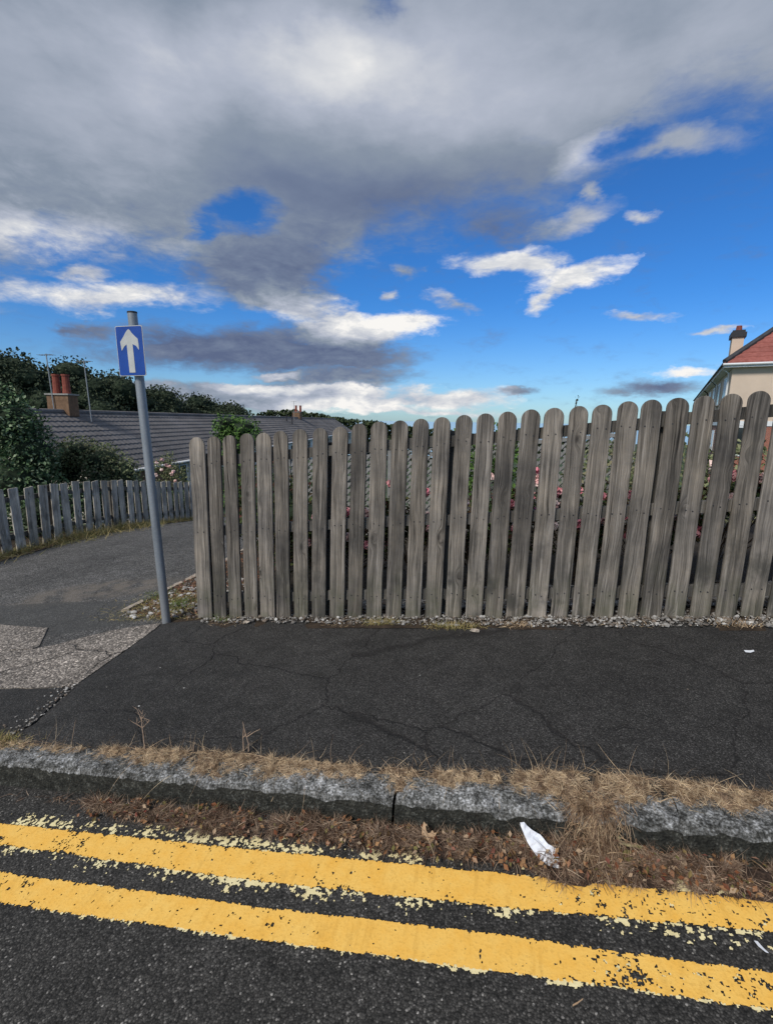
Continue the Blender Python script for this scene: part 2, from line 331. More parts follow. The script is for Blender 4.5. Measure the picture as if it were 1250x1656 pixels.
def brickmat(name, a, b, mort):
    t = mat(name, .9, .2)
    br = t.new('ShaderNodeTexBrick'); t.put(br.inputs['Vector'], t.map(t.obj, rot=(R(90), 0, 0))); br.inputs['Scale'].default_value = 4.4
    br.inputs['Color1'].default_value = a+(1,); br.inputs['Color2'].default_value = b+(1,); br.inputs['Mortar'].default_value = mort+(1,)
    br.inputs['Mortar Size'].default_value = .02
    t.put(t.b.inputs['Base Color'], br.outputs['Color']); return t.mat
brickmat('red_brick', (.36, .13, .085), (.28, .09, .06), (.3, .25, .22))
brickmat('brown_brick', (.22, .12, .075), (.16, .08, .05), (.25, .22, .18))
def tilemat(name, cs):
    t = mat(name, .85, .25)
    n = t.noise(t.obj, 5, 5, .65); n2 = t.noise(t.obj, .5, 3, .5)
    c = t.ramp(n, [(.3, cs[0]), (.7, cs[1])]); c = t.mix(1, c, t.ramp(n2, [(.3, .8), (.7, 1.2)]), 'MULTIPLY')
    t.put(t.b.inputs['Base Color'], c); return t.mat
tilemat('grey_tile', ((.12, .112, .112), (.195, .182, .18)))
tilemat('red_tile', ((.25, .08, .065), (.36, .13, .11)))

# ------------------------------------------------------------------ helpers
def tag(o, label=None, cat=None, group=None, kind=None):
    if label: o['label'] = label
    if cat: o['category'] = cat
    if group: o['group'] = group
    if kind: o['kind'] = kind
    return o
def mesh_obj(name, verts, faces, mats, parent=None, loc=(0, 0, 0), smooth=False, midx=None):
    me = bpy.data.meshes.new(name)
    me.from_pydata([tuple(v) for v in verts] if not isinstance(verts, np.ndarray) else verts.tolist(), [], faces if not isinstance(faces, np.ndarray) else faces.tolist())
    for mm in (mats if isinstance(mats, (list, tuple)) else [mats]): me.materials.append(MATS[mm])
    if midx is not None: me.polygons.foreach_set('material_index', np.array(midx, dtype=np.int32))
    if smooth: me.polygons.foreach_set('use_smooth', np.ones(len(me.polygons), dtype=bool))
    me.update()
    o = bpy.data.objects.new(name, me); col.objects.link(o); o.location = loc
    if parent is not None: o.parent = parent
    return o
def empty(name, loc, label=None, cat=None, group=None, rot=(0, 0, 0), kind=None):
    o = bpy.data.objects.new(name, None); col.objects.link(o); o.location = loc; o.rotation_euler = rot
    return tag(o, label, cat, group, kind)
class MB:
    def __init__(s): s.v = []; s.f = []
    def box(s, x0, x1, y0, y1, z0, z1, sh=0.):   # sh: z grows by sh per unit x
        b = len(s.v)
        for z in (z0, z1):
            for (x, y) in ((x0, y0), (x1, y0), (x1, y1), (x0, y1)): s.v.append((x, y, z+sh*x))
        s.f += [(b, b+3, b+2, b+1), (b+4, b+5, b+6, b+7), (b, b+1, b+5, b+4), (b+1, b+2, b+6, b+5), (b+2, b+3, b+7, b+6), (b+3, b, b+4, b+7)]
        return s
    def quad(s, a, b_, c, d):
        b = len(s.v); s.v += [tuple(a), tuple(b_), tuple(c), tuple(d)]; s.f.append((b, b+1, b+2, b+3)); return s
    def prism(s, poly, ext):                      # closed polygon (3-D points) pushed along ext
        b = len(s.v); n = len(poly); e = Vector(ext)
        s.v += [tuple(p) for p in poly]+[tuple(Vector(p)+e) for p in poly]
        s.f.append(tuple(range(b+n-1, b-1, -1))); s.f.append(tuple(range(b+n, b+2*n)))
        for i in range(n): j = (i+1) % n; s.f.append((b+i, b+j, b+n+j, b+n+i))
        return s
    def tube(s, pts, rad, seg=8, cap=True):
        pts = [Vector(p) for p in pts]; rad = rad if hasattr(rad, '__len__') else [rad]*len(pts); base = len(s.v)
        for i, p in enumerate(pts):
            d = (pts[min(i+1, len(pts)-1)]-pts[max(i-1, 0)]).normalized()
            a = d.cross(Vector((0, 1, 0.01)) if abs(d.y) < .9 else Vector((1, 0, 0))).normalized(); c = d.cross(a)
            for k in range(seg):
                th = 2*math.pi*k/seg; s.v.append(tuple(p+(a*math.cos(th)+c*math.sin(th))*rad[i]))
        for i in range(len(pts)-1):
            for k in range(seg):
                k2 = (k+1) % seg; s.f.append((base+i*seg+k, base+i*seg+k2, base+(i+1)*seg+k2, base+(i+1)*seg+k))
        if cap:
            s.f.append(tuple(range(base+seg-1, base-1, -1))); e = base+(len(pts)-1)*seg; s.f.append(tuple(range(e, e+seg)))
        return s
    def build(s, name, mt, parent=None, loc=(0, 0, 0), smooth=False): return mesh_obj(name, s.v, s.f, mt, parent, loc, smooth)

G = 0.11366                                        # the street climbs to the right
def soft(x, L): return L*math.tanh(x/L)
def drop(n):
    if n < 2.6: return 0.
    if n < 5.85: return .02*(n-2.6)**2
    if n < 30: return .211+.13*(n-5.85)
    if n < 160: return 3.35+.062*(n-30)
    return 11.4+.004*(n-160)
def terr(s, n): return G*soft(s, 34.) - drop(n) if abs(s) > 6 else G*s-drop(n)
def nz3(x, y, z=0, oct=3): return mnoise.fractal(Vector((x, y, z)), 1.0, 2.0, oct)

def sheet(name, left, right, n0, n1, ds, dn, off, mt, parent=None, amp=0., kind=None, rim=0.):
    """strip of ground between two edge functions s=left(n) and s=right(n), following the terrain"""
    ns = np.arange(n0, n1+dn*.5, dn); V = []; F = []
    w0 = max(abs(right((n0+n1)/2)-left((n0+n1)/2)), .1); K = max(2, int(w0/ds))
    for n in ns:
        a, b = left(n), right(n)
        for k in range(K+1):
            s = a+(b-a)*k/K
            z = terr(s, n)+off+(amp*nz3(s*2.1, n*2.1, off*31) if amp else 0)
            if rim and (k == 0 or k == K): z -= rim
            V.append((s, n, z))
    for i in range(len(ns)-1):
        for k in range(K): a = i*(K+1)+k; F.append((a, a+1, a+K+2, a+K+1))
    o = mesh_obj(name, V, F, mt, parent, smooth=True)
    if kind: tag(o, kind=kind)
    return o
def interp(pts):
    xs = [p[0] for p in pts]; ys = [p[1] for p in pts]
    return lambda x: float(np.interp(x, xs, ys))

# ------------------------------------------------------------------ ground and sea
V = []; F = []
sa = [-400, -250, -160, -110, -80, -60, -45, -34, -26, -20, -15, -11, -8, -6, -5, -4, -3, -2, -1, 0, 1, 2, 3, 4, 5, 6, 8, 11, 15, 20, 27, 36, 50, 70, 100, 150, 220, 320, 450]
na = [-60, -30, -15, -8, -5, -3.5, -2.5, -1.75, -1.45, -.8, 0, .8, 1.6, 2.6, 3.4, 4.2, 5, 6, 7, 8.5, 10, 12, 15, 19, 24, 30, 38, 48, 62, 80, 105, 135, 170, 210, 260]
for n in na:
    for s in sa: V.append((s, n, terr(s, n)-(.03 if n > -1.6 else .16)+(0 if abs(s) < 9 and n < 9 else .25*nz3(s*.05, n*.05))))
for i in range(len(na)-1):
    for k in range(len(sa)-1): a = i*len(sa)+k; F.append((a, a+1, a+1+len(sa), a+len(sa)))
tag(mesh_obj('ground', V, F, 'far_field', smooth=True), kind='structure')
tag(mesh_obj('sea', [(-9000, 200, -13.6), (9000, 200, -13.6), (9000, 15000, -13.6), (-9000, 15000, -13.6)], [(0, 1, 2, 3)], 'sea_water'), kind='structure')
# wooded coast seen low over the left part of the fence
# ------------------------------------------------------------------ road, kerb, footway, lane
def left_edge(x): return lambda n: x
road = sheet('road', left_edge(-7.), left_edge(9.), -8.5, -1.64, .25, .12, -.10, 'road_asphalt', kind='structure')
sheet('lane', lambda n: -5.35 if n < 1 else -5.0-.112*(n-2.608), interp([(-1.5, 0.), (-.02, 0.), (.02, -.30), (.2, -.92), (1.2, -.9), (3, -1.02), (16, -2.6)]), -1.54, 16, .2, .12, -.010, 'lane_asphalt', kind='structure', amp=.006)
rag = lambda n: .016*mnoise.noise(Vector((n*23, 1.7, 0)))+.012*mnoise.noise(Vector((n*61, 4.7, 0)))
fe = interp([(-1.60, -.06), (-1.48, -.088), (-1.355, -.086), (-1.03, -.19), (-.64, -.246), (-.25, -.29), (-.10, -.325), (-.06, -.2), (-.03, .02)])
footway = sheet('footway', lambda n: fe(n)+rag(n), left_edge(9.), -1.60, -.03, .06, .03, .004, 'footway_asphalt', kind='structure', amp=.004, rim=.012)
sheet('road_surface_left', left_edge(-7.), lambda n: -3.0, -1.54, -.02, .4, .3, -.006, 'lane_asphalt').name = 'side_pavement'
tag(bpy.data.objects['side_pavement'], kind='structure')
# concrete slab of the lane crossing: two cast pieces with a joint between
def poly_slab(name, pts, z, th, mt, parent=None):
    P = []
    for i, (a, b) in enumerate(pts):
        c, d = pts[(i+1) % len(pts)]; k = max(1, int(math.hypot(c-a, d-b)/.045))
        for j in range(k):
            s = a+(c-a)*j/k; n = b+(d-b)*j/k
            q = .010*(mnoise.noise(Vector((s*19, n*19, 3))))+.008*mnoise.noise(Vector((s*50, n*50, 9))); P.append((s+q, n-q))
    V = [(s, n, terr(s, n)+z) for s, n in P]; k = len(V)
    V2 = [(s, n, terr(s, n)+z-th) for s, n in P]
    F = [tuple(range(k))] + [(i, i+k, (i+1) % k+k, (i+1) % k) for i in range(k)]
    return mesh_obj(name, V+V2, F, mt, parent)
cross = empty('lane_crossing', (0, 0, 0)); cross['kind'] = 'structure'
poly_slab('concrete_slab', [(-3, -.02), (-3, -.83), (-1.05, -.56), (-1.03, -.52), (-1.32, -.193), (-1.9, -.135)], -.001, .03, 'worn_concrete', cross)
poly_slab('concrete_slab', [(-3, -.845), (-3, -1.22), (-.69, -1.074), (-.2, -1.03), (-.245, -.62), (-.30, -.2), (-.33, -.10), (-.45, -.13), (-.63, -.215), (-.80, -.36), (-.95, -.52), (-1.05, -.575)], -.001, .03, 'worn_concrete', cross)

patch = poly_slab('tarmac_patch', [(-6, -1.27), (-6, -1.535), (-.10, -1.535), (-.09, -1.36), (-.195, -1.04), (-.69, -1.085), (-3, -1.235)], -.0015, .02, 'footway_asphalt'); patch['kind'] = 'structure'
# kerb stones
kerb = empty('kerb', (0, 0, 0)); kerb['kind'] = 'structure'
prof = [(-1.535, -.06), (-1.535, .004), (-1.56, .010), (-1.60, .011), (-1.635, .009), (-1.655, .002), (-1.668, -.014), (-1.672, -.04), (-1.675, -.075), (-1.680, -.115), (-1.682, -.15)]
s0 = 1.866-.915*9
for i in range(16):
    ga, gb = (.0045 if i == 9 else .0012), (.0045 if i == 8 else .0012); a = s0+.915*i+ga; b = s0+.915*(i+1)-gb; V = []; F = []; K = 44 if -1 < a < 4 else 10; seed = i*7.3
    for k in range(K+1):
        s = a+(b-a)*k/K; endr = (.006 if (i, k) in ((9, 0), (8, K)) else .001) if k in (0, K) else 0
        for (n, z) in prof:
            q = .007*mnoise.noise(Vector((s*14, n*30, z*30+seed)))+.006*mnoise.noise(Vector((s*50, n*70, z*70+seed)))
            chip = -.03*max(0, mnoise.noise(Vector((s*11, seed, 2)))-.2) if n < -1.63 else 0
            V.append((s, n+q*.8+endr*.3*(1 if n < -1.6 else 0), terr(s, n)+z+q+chip-endr*.5))
    m_ = len(prof)
    for k in range(K):
        for j in range(m_-1): p = k*m_+j; F.append((p, p+1, p+m_+1, p+m_))
    F.append(tuple(range(m_))); F.append(tuple(range(K*m_+m_-1, K*m_-1, -1)))
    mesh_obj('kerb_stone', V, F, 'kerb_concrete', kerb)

# ------------------------------------------------------------------ yellow lines (parts of the road)
def line_mesh(name, top, bot, s0, s1, cell, thr_fn, off, mt, label=None, kind=None):
    V = []; F = []; idx = {}
    cols_ = int((s1-s0)/cell); 
    def vert(i, j, wcount):
        key = (i, j)
        if key not in idx:
            s = s0+i*cell+random.uniform(-.42, .42)*cell; a, b = bot(s), top(s)
            n = a+(b-a)*j/wcount+random.uniform(-.42, .42)*cell
            idx[key] = len(V); V.append((s, n, terr(s, n)-.10+off))
        return idx[key]
    wc = max(1, int(round((top((s0+s1)/2)-bot((s0+s1)/2))/cell)))
    for i in range(cols_):
        s = s0+(i+.5)*cell
        for j in range(wc):
            tt = (j+.5)/wc; n = bot(s)+(top(s)-bot(s))*tt
            if thr_fn(s, n, tt):
                q = (vert(i, j, wc), vert(i+1, j, wc), vert(i+1, j+1, wc), vert(i, j+1, wc))
                if (i+j) % 2: F += [q[:3], (q[0], q[2], q[3])]
                else: F += [(q[0], q[1], q[3]), (q[1], q[2], q[3])]
    o = mesh_obj(name, V, F, mt, road)
    tag(o, label=label, kind=kind); return o
wear = interp([(-2, .1), (.3, .28), (1.0, .30), (1.6, .12), (1.9, -.05), (2.25, .0), (2.45, .62), (3.2, .8), (6, .3)])
def solid(s, n, tt):
    e = min(tt, 1-tt)*.09                                        # distance to the line's rim in metres
    f = mnoise.noise(Vector((s*150, n*150, 1)))*.42+mnoise.noise(Vector((s*75, n*75, 3)))*.3+mnoise.noise(Vector((s*34, n*34, 7)))*.4
    k = mnoise.noise(Vector((s*5, n*9, 4)))
    lim = .47-.34*wear(s)-.34*max(0, k)
    if e < .007: lim -= .55*(1-e/.007)
    return f < lim
Y1t = interp([(-3, -1.97), (.30, -1.865), (1.43, -1.835), (2.26, -1.807), (2.98, -1.786), (7, -1.70)]); Y1b = interp([(-3, -1.99), (.42, -1.955), (1.49, -1.950), (2.26, -1.921), (2.93, -1.885), (7, -1.80)])
Y2t = interp([(-3, -2.10), (.54, -2.048), (1.53, -2.025), (2.26, -1.996), (2.89, -1.984), (7, -1.9)]); Y2b = interp([(-3, -2.22), (.66, -2.148), (1.58, -2.118), (2.26, -2.091), (2.845, -2.075), (7, -2.0)])
line_mesh('yellow_line', Y1t, Y1b.__call__, -2.2, 6.4, .004, solid, .004, 'yellow_paint', 'worn yellow line nearer the kerb')
line_mesh('yellow_line', Y2t, Y2b, -2.2, 6.4, .004, solid, .004, 'yellow_paint', 'wider yellow line farther from the kerb')
d_up = interp([(-2, .1), (.2, .35), (.45, .62), (.75, .6), (.9, .4), (1.08, .5), (1.35, .66), (1.62, .5), (1.72, .3), (1.8, .75), (1.95, .85), (2.0, .3), (2.25, .25), (2.45, .7), (2.8, 1.0), (3.3, 1.0), (6, .5)])
d_mid = interp([(-2, .1), (.4, .7), (.6, .65), (.7, .4), (.98, .6), (1.08, .5), (1.18, .72), (1.5, .74), (1.62, .55), (1.8, .5), (2.1, .75), (2.3, .8), (2.36, .35), (2.5, .55), (2.9, .45), (6, .4)])
def chips(dfn, grow):
    def f(s, n, tt):
        q = grow(tt)
        v = mnoise.noise(Vector((s*60, n*60, 11)))*.6+mnoise.noise(Vector((s*130, n*130, 3)))*.4+mnoise.noise(Vector((s*14, n*14, 5)))*.35
        return v > .60-.74*dfn(s)*q+.42*mnoise.noise(Vector((s*7.5, n*4, 31)))
    return f
line_mesh('old_paint_flakes', lambda s: Y1t(s)+.062, Y1t, -.9, 4.2, .0035, chips(d_up, lambda t_: 1.15-.9*abs(t_-.35)), .003, 'old_paint', 'pale flakes of an older line', 'stuff')
line_mesh('old_paint_flakes', lambda s: Y1b(s)+.004, lambda s: Y1b(s)-.052, -.9, 4.2, .0035, chips(d_mid, lambda t_: .25+.9*t_), .003, 'old_paint', 'pale flakes of an older line', 'stuff')
line_mesh('old_paint_flakes', lambda s: Y2b(s)+.006, lambda s: Y2b(s)-.012, -.9, 4.2, .0035, chips(lambda s: .9 if s > 1.3 else .6, lambda t_: .2+1.0*t_), .003, 'old_paint', 'pale flakes of an older line', 'stuff')

for yt, yb in ((Y1t, Y1b), (Y2t, Y2b)):
    line_mesh('old_paint_flakes', yt, yb, -.9, 4.2, .0035, lambda s, n, tt: mnoise.noise(Vector((s*70, n*70, 21)))*.6+mnoise.noise(Vector((s*16, n*16, 8)))*.5 > .50-.30*wear(s), .0035, 'old_paint', 'pale flakes of an older line', 'stuff')
# ------------------------------------------------------------------ loose stuff generators
def blades(P, L, W_, az_, el_, curl, seg=3):
    """N curved tapering ribbons -> verts, faces"""
    N = len(P); d = np.stack([np.cos(az_)*np.cos(el_), np.sin(az_)*np.cos(el_), np.sin(el_)], 1)
    side = np.stack([-np.sin(az_), np.cos(az_), np.zeros(N)], 1); tw = rng.uniform(-1, 1, (N, 1)); upv = np.cross(d, side)
    sd_ = side*np.cos(tw)+upv*np.sin(tw)
    pts = []; cur = P.copy(); dd = d.copy()
    cd = rng.normal(0, 1, (N, 3))*.35; cd[:, 2] -= curl
    for i in range(seg+1):
        pts.append(cur.copy()); dd = dd+cd/seg; dd /= np.linalg.norm(dd, axis=1, keepdims=True); cur = cur+dd*(L/seg)[:, None]
    vs = []
    for i, p in enumerate(pts):
        wv = (W_*(1-(i/seg)**1.5*.92)/2)[:, None]
        vs.append(p-sd_*wv); vs.append(p+sd_*wv)
    V = np.stack(vs, 1).reshape(-1, 3); b = (np.arange(N)*(2*(seg+1)))[:, None]
    F = np.concatenate([b+np.array([[2*i, 2*i+1, 2*i+3, 2*i+2]]) for i in range(seg)], 0)
    return V, F
def clumped(s, n, az_, step, pull, spread):
    '''draw blades into small tufts that share a lean'''
    k = np.floor(s/step).astype(int)*7919+np.floor(n/step*.8).astype(int)*104729
    h1 = ((k*2654435761) % 1000)/1000.; h2 = ((k*40503+77) % 1000)/1000.; h3 = ((k*69069+5) % 1000)/1000.
    cs = (np.floor(s/step)+.2+.6*h1)*step; cn = (np.floor(n/step*.8)+.2+.6*h2)*step/.8
    return s+(cs-s)*pull, n+(cn-n)*pull*.7, h3*6.28+rng.normal(0, spread, len(s)), h1
def terr_np(s, n): return np.array([terr(a, b) for a, b in zip(s, n)])
def leafquads(C, size, flat=0., aspect=.55):
    N = len(C); nrm = rng.normal(0, 1, (N, 3)); nrm[:, 2] = np.abs(nrm[:, 2])+flat; nrm /= np.linalg.norm(nrm, axis=1, keepdims=True)
    a = np.cross(nrm, rng.normal(0, 1, (N, 3))); a /= np.linalg.norm(a, axis=1, keepdims=True); b = np.cross(nrm, a)
    sz = (size*rng.uniform(.6, 1.35, N))[:, None]
    V = np.stack([C-a*sz*.5, C-b*sz*aspect*.5+nrm*sz*.08, C+a*sz*.5, C+b*sz*aspect*.5+nrm*sz*.08], 1).reshape(-1, 3)
    return V, (np.arange(N)*4)[:, None]+np.array([[0, 1, 2, 3]])
ICO = None
def stones(C, size, flat=.6):
    global ICO
    if ICO is None:
        bm = bmesh.new(); bmesh.ops.create_icosphere(bm, subdivisions=1, radius=1); ICO = (np.array([v.co[:] for v in bm.verts]), np.array([[v.index for v in f.verts] for f in bm.faces])); bm.free()
    v0, f0 = ICO; N = len(C); V = np.repeat(v0[None], N, 0)*(1+rng.uniform(-.28, .28, (N, len(v0), 1)))
    sc = size[:, None, None]*rng.uniform(.6, 1.2, (N, 1, 3)); sc[:, :, 2] *= flat; V = V*sc
    th = rng.uniform(0, 6.28, N); c, s = np.cos(th)[:, None], np.sin(th)[:, None]
    x = V[:, :, 0]*c-V[:, :, 1]*s; y = V[:, :, 0]*s+V[:, :, 1]*c; V[:, :, 0] = x; V[:, :, 1] = y
    V = V+C[:, None, :]; F = (np.arange(N)*len(v0))[:, None, None]+f0[None]
    return V.reshape(-1, 3), F.reshape(-1, 3)
def U(a, b, n): return rng.uniform(a, b, n)

# dead grass along the back of the kerb
def mound(name, s0, s1, nl, nh, hfn, zoff, mt, ds=.012, dn=.008):
    V = []; F = []; S = np.arange(s0, s1, ds); K = 10
    for s in S:
        a, b = nl(s), nh(s); h = hfn(s)*max(0, min(1.3, .55+1.6*mnoise.noise(Vector((s*10, 3, 1)))))
        for k in range(K+1):
            tt = k/K; n = a+(b-a)*tt
            env = math.sin(math.pi*tt)**.7
            z = terr(s, n)+zoff(s, n)+h*.7*env*(.55+.9*max(0, .5+nz3(s*22, n*22, 3)))-.003
            V.append((s, n, z))
    for i in range(len(S)-1):
        for k in range(K): a = i*(K+1)+k; F.append((a, a+1, a+K+2, a+K+1))
    return mesh_obj(name, V, F, mt, smooth=False)
bl_lo = interp([(-1, -1.60), (.3, -1.60), (.7, -1.615), (1.0, -1.63), (1.3, -1.635), (1.6, -1.60), (1.8, -1.61), (1.9, -1.63), (2.1, -1.58), (2.35, -1.60), (2.50, -1.655), (2.58, -1.65), (2.66, -1.60), (3.2, -1.59), (6, -1.6)])
bl_hi = interp([(-1, -1.50), (.3, -1.53), (.6, -1.505), (.9, -1.49), (1.25, -1.49), (1.5, -1.50), (1.74, -1.51), (2.2, -1.485), (2.5, -1.44), (2.85, -1.455), (3.1, -1.485), (6, -1.48)])
bh = interp([(-1, .012), (.5, .008), (.7, .012), (1.1, .018), (1.6, .012), (2.1, .012), (2.4, .024), (2.6, .03), (2.9, .028), (3.1, .014), (6, .014)])
mound('dead_grass_thatch', -.6, 5.6, bl_lo, bl_hi, bh, lambda s, n: .006, 'tuft_base'); tag(bpy.data.objects['dead_grass_thatch'], 'flattened tan thatch of dead grass along the back of the kerb', 'grass', kind='stuff')
N = 118000; s = U(-.6, 5.6, N); den_ = interp([(-.6, .4), (.25, .35), (.3, .2), (.45, .5), (.7, .9), (1.3, 1), (1.7, .8), (1.85, .35), (2.1, .8), (2.4, 1), (4.2, 1)])
keep = rng.random(N) < np.array([den_(x)*(.06+1.7*max(0, .33+mnoise.noise(Vector((x*10, 3, 1))))) for x in s]); s = s[keep]; N = len(s)
lo = np.array([bl_lo(x) for x in s]); hi = np.array([bl_hi(x) for x in s]); tt = rng.beta(1.3, 1.3, N); n = lo+(hi-lo)*tt
s, n, caz, ch = clumped(s, n, None, .026, .30, 1.0); n = np.minimum(n, -1.46); hh = np.array([bh(x) for x in s]); P = np.stack([s, n, terr_np(s, n)+.006+hh*np.sin(np.pi*tt)*U(.1, .9, N)], 1)
V, F = blades(P, U(.012, .042, N)*(1+8*hh)*(.7+.7*ch), U(.0007, .0018, N), caz, U(-.2, .8, N)*np.where(rng.random(N) < .12, 1.4, .5), .5)
tag(mesh_obj('dead_grass', V, F, 'dry_grass'), 'strip of bleached dead grass growing between kerb and footway', 'grass', kind='stuff')

# litter in the gutter
gu_lo = interp([(-1, -1.75), (.2, -1.74), (.5, -1.745), (.9, -1.775), (1.3, -1.80), (1.5, -1.77), (2.0, -1.785), (2.3, -1.775), (2.42, -1.83), (2.7, -1.80), (3.0, -1.80), (3.3, -1.83), (6, -1.8)])
gu_hi = interp([(-1, -1.72), (1.4, -1.705), (1.6, -1.69), (2.2, -1.685), (6, -1.68)])
gh = interp([(-1, .0), (.3, .0), (.55, .004), (.68, .018), (.76, .0), (.86, .03), (.98, .0), (1.15, .032), (1.3, .028), (1.40, .0), (1.52, .03), (2.0, .03), (2.3, .035), (2.45, .06), (2.6, .045), (2.9, .04), (3.3, .045), (6, .04)])
mound('gutter_thatch', .6, 5.6, gu_lo, gu_hi, gh, lambda s, n: -.10, 'gutter_dirt'); tag(bpy.data.objects['gutter_thatch'], 'dark brown rotted debris heaped in the gutter below the kerb', 'debris', kind='stuff')
N = 94000; s = U(.05, 5.6, N); den_ = interp([(0, .0), (.4, .006), (.5, .05), (.6, .08), (.68, .7), (.75, .2), (.83, .8), (.93, .7), (.99, .15), (1.10, .9), (1.33, .8), (1.42, .12), (1.5, .9), (4.2, 1)])
keep = rng.random(N) < np.array([den_(x)*(.15+1.5*max(0, .45+mnoise.noise(Vector((x*13, 8, 1))))) for x in s]); s = s[keep]; N = len(s)
lo = np.array([gu_lo(x) for x in s]); tt = rng.beta(1.4, 1.0, N); hi_ = np.array([gu_hi(x) for x in s]); n = lo+(hi_-lo)*tt; s, n, caz, ch = clumped(s, n, None, .05, .25, 1.1); hh = np.array([gh(x) for x in s])
P = np.stack([s, n, terr_np(s, n)-.098+hh*np.sin(np.pi*np.clip(tt, .05, .95))**.7*U(.2, 1.1, N)], 1)
V, F = blades(P, U(.02, .07, N)*(.7+.6*ch), U(.0008, .0022, N), caz, U(-.2, .7, N), .45)
tag(mesh_obj('gutter_debris', V, F, 'brown_litter'), 'matted brown dead grass and stalks lying in the gutter', 'debris', kind='stuff')
# the tuft that hangs over the kerb
N = 1400; s = rng.normal(2.53, .045, N); n = U(-1.77, -1.57, N); P = np.stack([s, n, terr_np(s, n)+np.interp(n, [-1.77, -1.70, -1.66, -1.55], [-.07, -.035, .01, .02])+U(0, .012, N)], 1)
V, F = blades(P, U(.03, .10, N), U(.001, .0024, N), np.where(rng.random(N) < .45, rng.normal(-1.6, .6, N), U(0, 6.28, N)), U(-.3, .7, N), 1.2, 4)
tag(mesh_obj('overhanging_tuft', V, F, 'tuft_blades'), 'tangled tan tuft spilling over the kerb beside the white paper', 'grass', kind='stuff')
N = 3000; s = U(.3, 5.6, N); s = s[rng.random(N) < np.array([den_(x) for x in s])]; N = len(s); n = U(-1.81, -1.69, N); hh = np.array([gh(x) for x in s])
P = np.stack([s, n, terr_np(s, n)-.09+hh*U(.3, 1, N)], 1); V, F = leafquads(P, .019, .6, .6)
tag(mesh_obj('leaf_litter', V, F, 'litter_leaf'), 'small rotting red and brown leaves scattered along the gutter', 'leaves', kind='stuff')
# few sparse stalks on the kerb's upper side
N = 340; s = U(0, 5.4, N); n = np.array([bl_hi(x) for x in s])+U(-.03, .012, N); P = np.stack([s, n, terr_np(s, n)+.012], 1)
V, F = blades(P, U(.05, .13, N), U(.0009, .0016, N), U(0, 6.28, N), U(.2, 1.3, N), .5, 4)
tag(mesh_obj('dry_stalks', V, F, 'dry_grass'), 'thin pale stalks rising above the dead grass by the kerb', 'grass', kind='stuff')
N = 70; s = U(.6, 5.6, N); n = U(-1.74, -1.50, N); P = np.stack([s, n, terr_np(s, n)+np.interp(n, [-1.76, -1.70, -1.66, -1.5], [-.075, -.05, .02, .03])], 1)
V, F = blades(P, U(.10, .22, N), U(.0012, .0022, N), U(0, 6.28, N), U(-.1, .35, N), .25, 5)
tag(mesh_obj('long_stalks', V, F, 'dry_grass'), 'long pale fallen stalks lying across the grass and the gutter', 'grass', kind='stuff')
# green tuft far left
N = 500; s = rng.normal(-.12, .10, N); n = U(-1.58, -1.49, N); P = np.stack([s, n, terr_np(s, n)], 1)
V, F = blades(P, U(.02, .06, N), U(.0015, .003, N), U(0, 6.28, N), U(.3, 1.4, N), .3)
tag(mesh_obj('green_tuft', V, F, 'verge_grass'), 'small yellow green tuft at the left end of the kerb', 'grass', kind='stuff')
# pale crumbs along the footway's left rim
N = 120; tt = U(0, 1, N); n = -1.5+.5*tt; s = np.array([fe(x) for x in n])-U(-.01, .05, N)-np.where(rng.random(N) < .3, U(0, .12, N), 0); P = np.stack([s, n, terr_np(s, n)+.002], 1)
V, F = stones(P, U(.003, .009, N)); tag(mesh_obj('crumbs', V, F, 'stone_chips'), 'pale crumbs and grit along the broken left edge of the footway', 'grit', kind='stuff')

# stone chippings at the fence foot
verge = sheet('verge', left_edge(-.02), left_edge(8.), -.19, .13, .06, .03, .006, 'soil', kind='structure', amp=.012)
N = 6600; s = 6.6*rng.random(N)**.75; wid = np.array([.135+.05*mnoise.noise(Vector((x*3, 0, 0)))+.04*(x > 1.4) for x in s]); n = .02-wid*rng.beta(1, 1.1, N)
n = np.where(rng.random(N) < .25, U(0, .14, N), n)
P = np.stack([s, n, terr_np(s, n)+.012+U(0, .008, N)], 1)
V, F = stones(P, rng.gamma(2.2, .0024, N)+.002); tag(mesh_obj('stone_chippings', V, F, 'stone_chips'), 'narrow strip of grey and white stone chippings along the foot of the tall fence', 'gravel', kind='stuff')
N = 70; s = U(-.1, 4.5, N); n = U(-1.45, -.2, N); P = np.stack([s, n, terr_np(s, n)+.007], 1); V, F = stones(P, rng.gamma(1.5, .0009, N)+.001)
tag(mesh_obj('loose_grit', V, F, 'stone_chips'), 'scattered specks of pale grit on the dark footway', 'grit', kind='stuff')
for (cx, cy, sp_, cnt, mt, lab) in [(1.45, -.10, .075, 420, 'verge_grass', 'green and orange grass tuft at the fence foot, left of the two by the middle boards'), (1.93, -.16, .085, 480, 'verge_grass', 'yellow dry grass tuft at the fence foot below the dark fence post'), (2.33, -.14, .05, 160, 'dry_grass', 'small pale straw tuft in the chippings right of the yellow tuft'), (3.55, -.12, .07, 200, 'dry_grass', 'thin brown tuft in the chippings near the right end of the fence'), (.16, -.05, .05, 120, 'green_grass', 'low green moss like tuft under the second and third fence boards')]:
    s = rng.normal(cx, sp_, cnt); n = rng.normal(cy, .025, cnt); P = np.stack([s, n, terr_np(s, n)+.012], 1)
    V, F = blades(P, U(.02, .055, cnt), U(.0015, .003, cnt), U(0, 6.28, cnt), U(.2, 1.2, cnt), .5); tag(mesh_obj('grass_tuft', V, F, mt), lab, 'grass', kind='stuff')

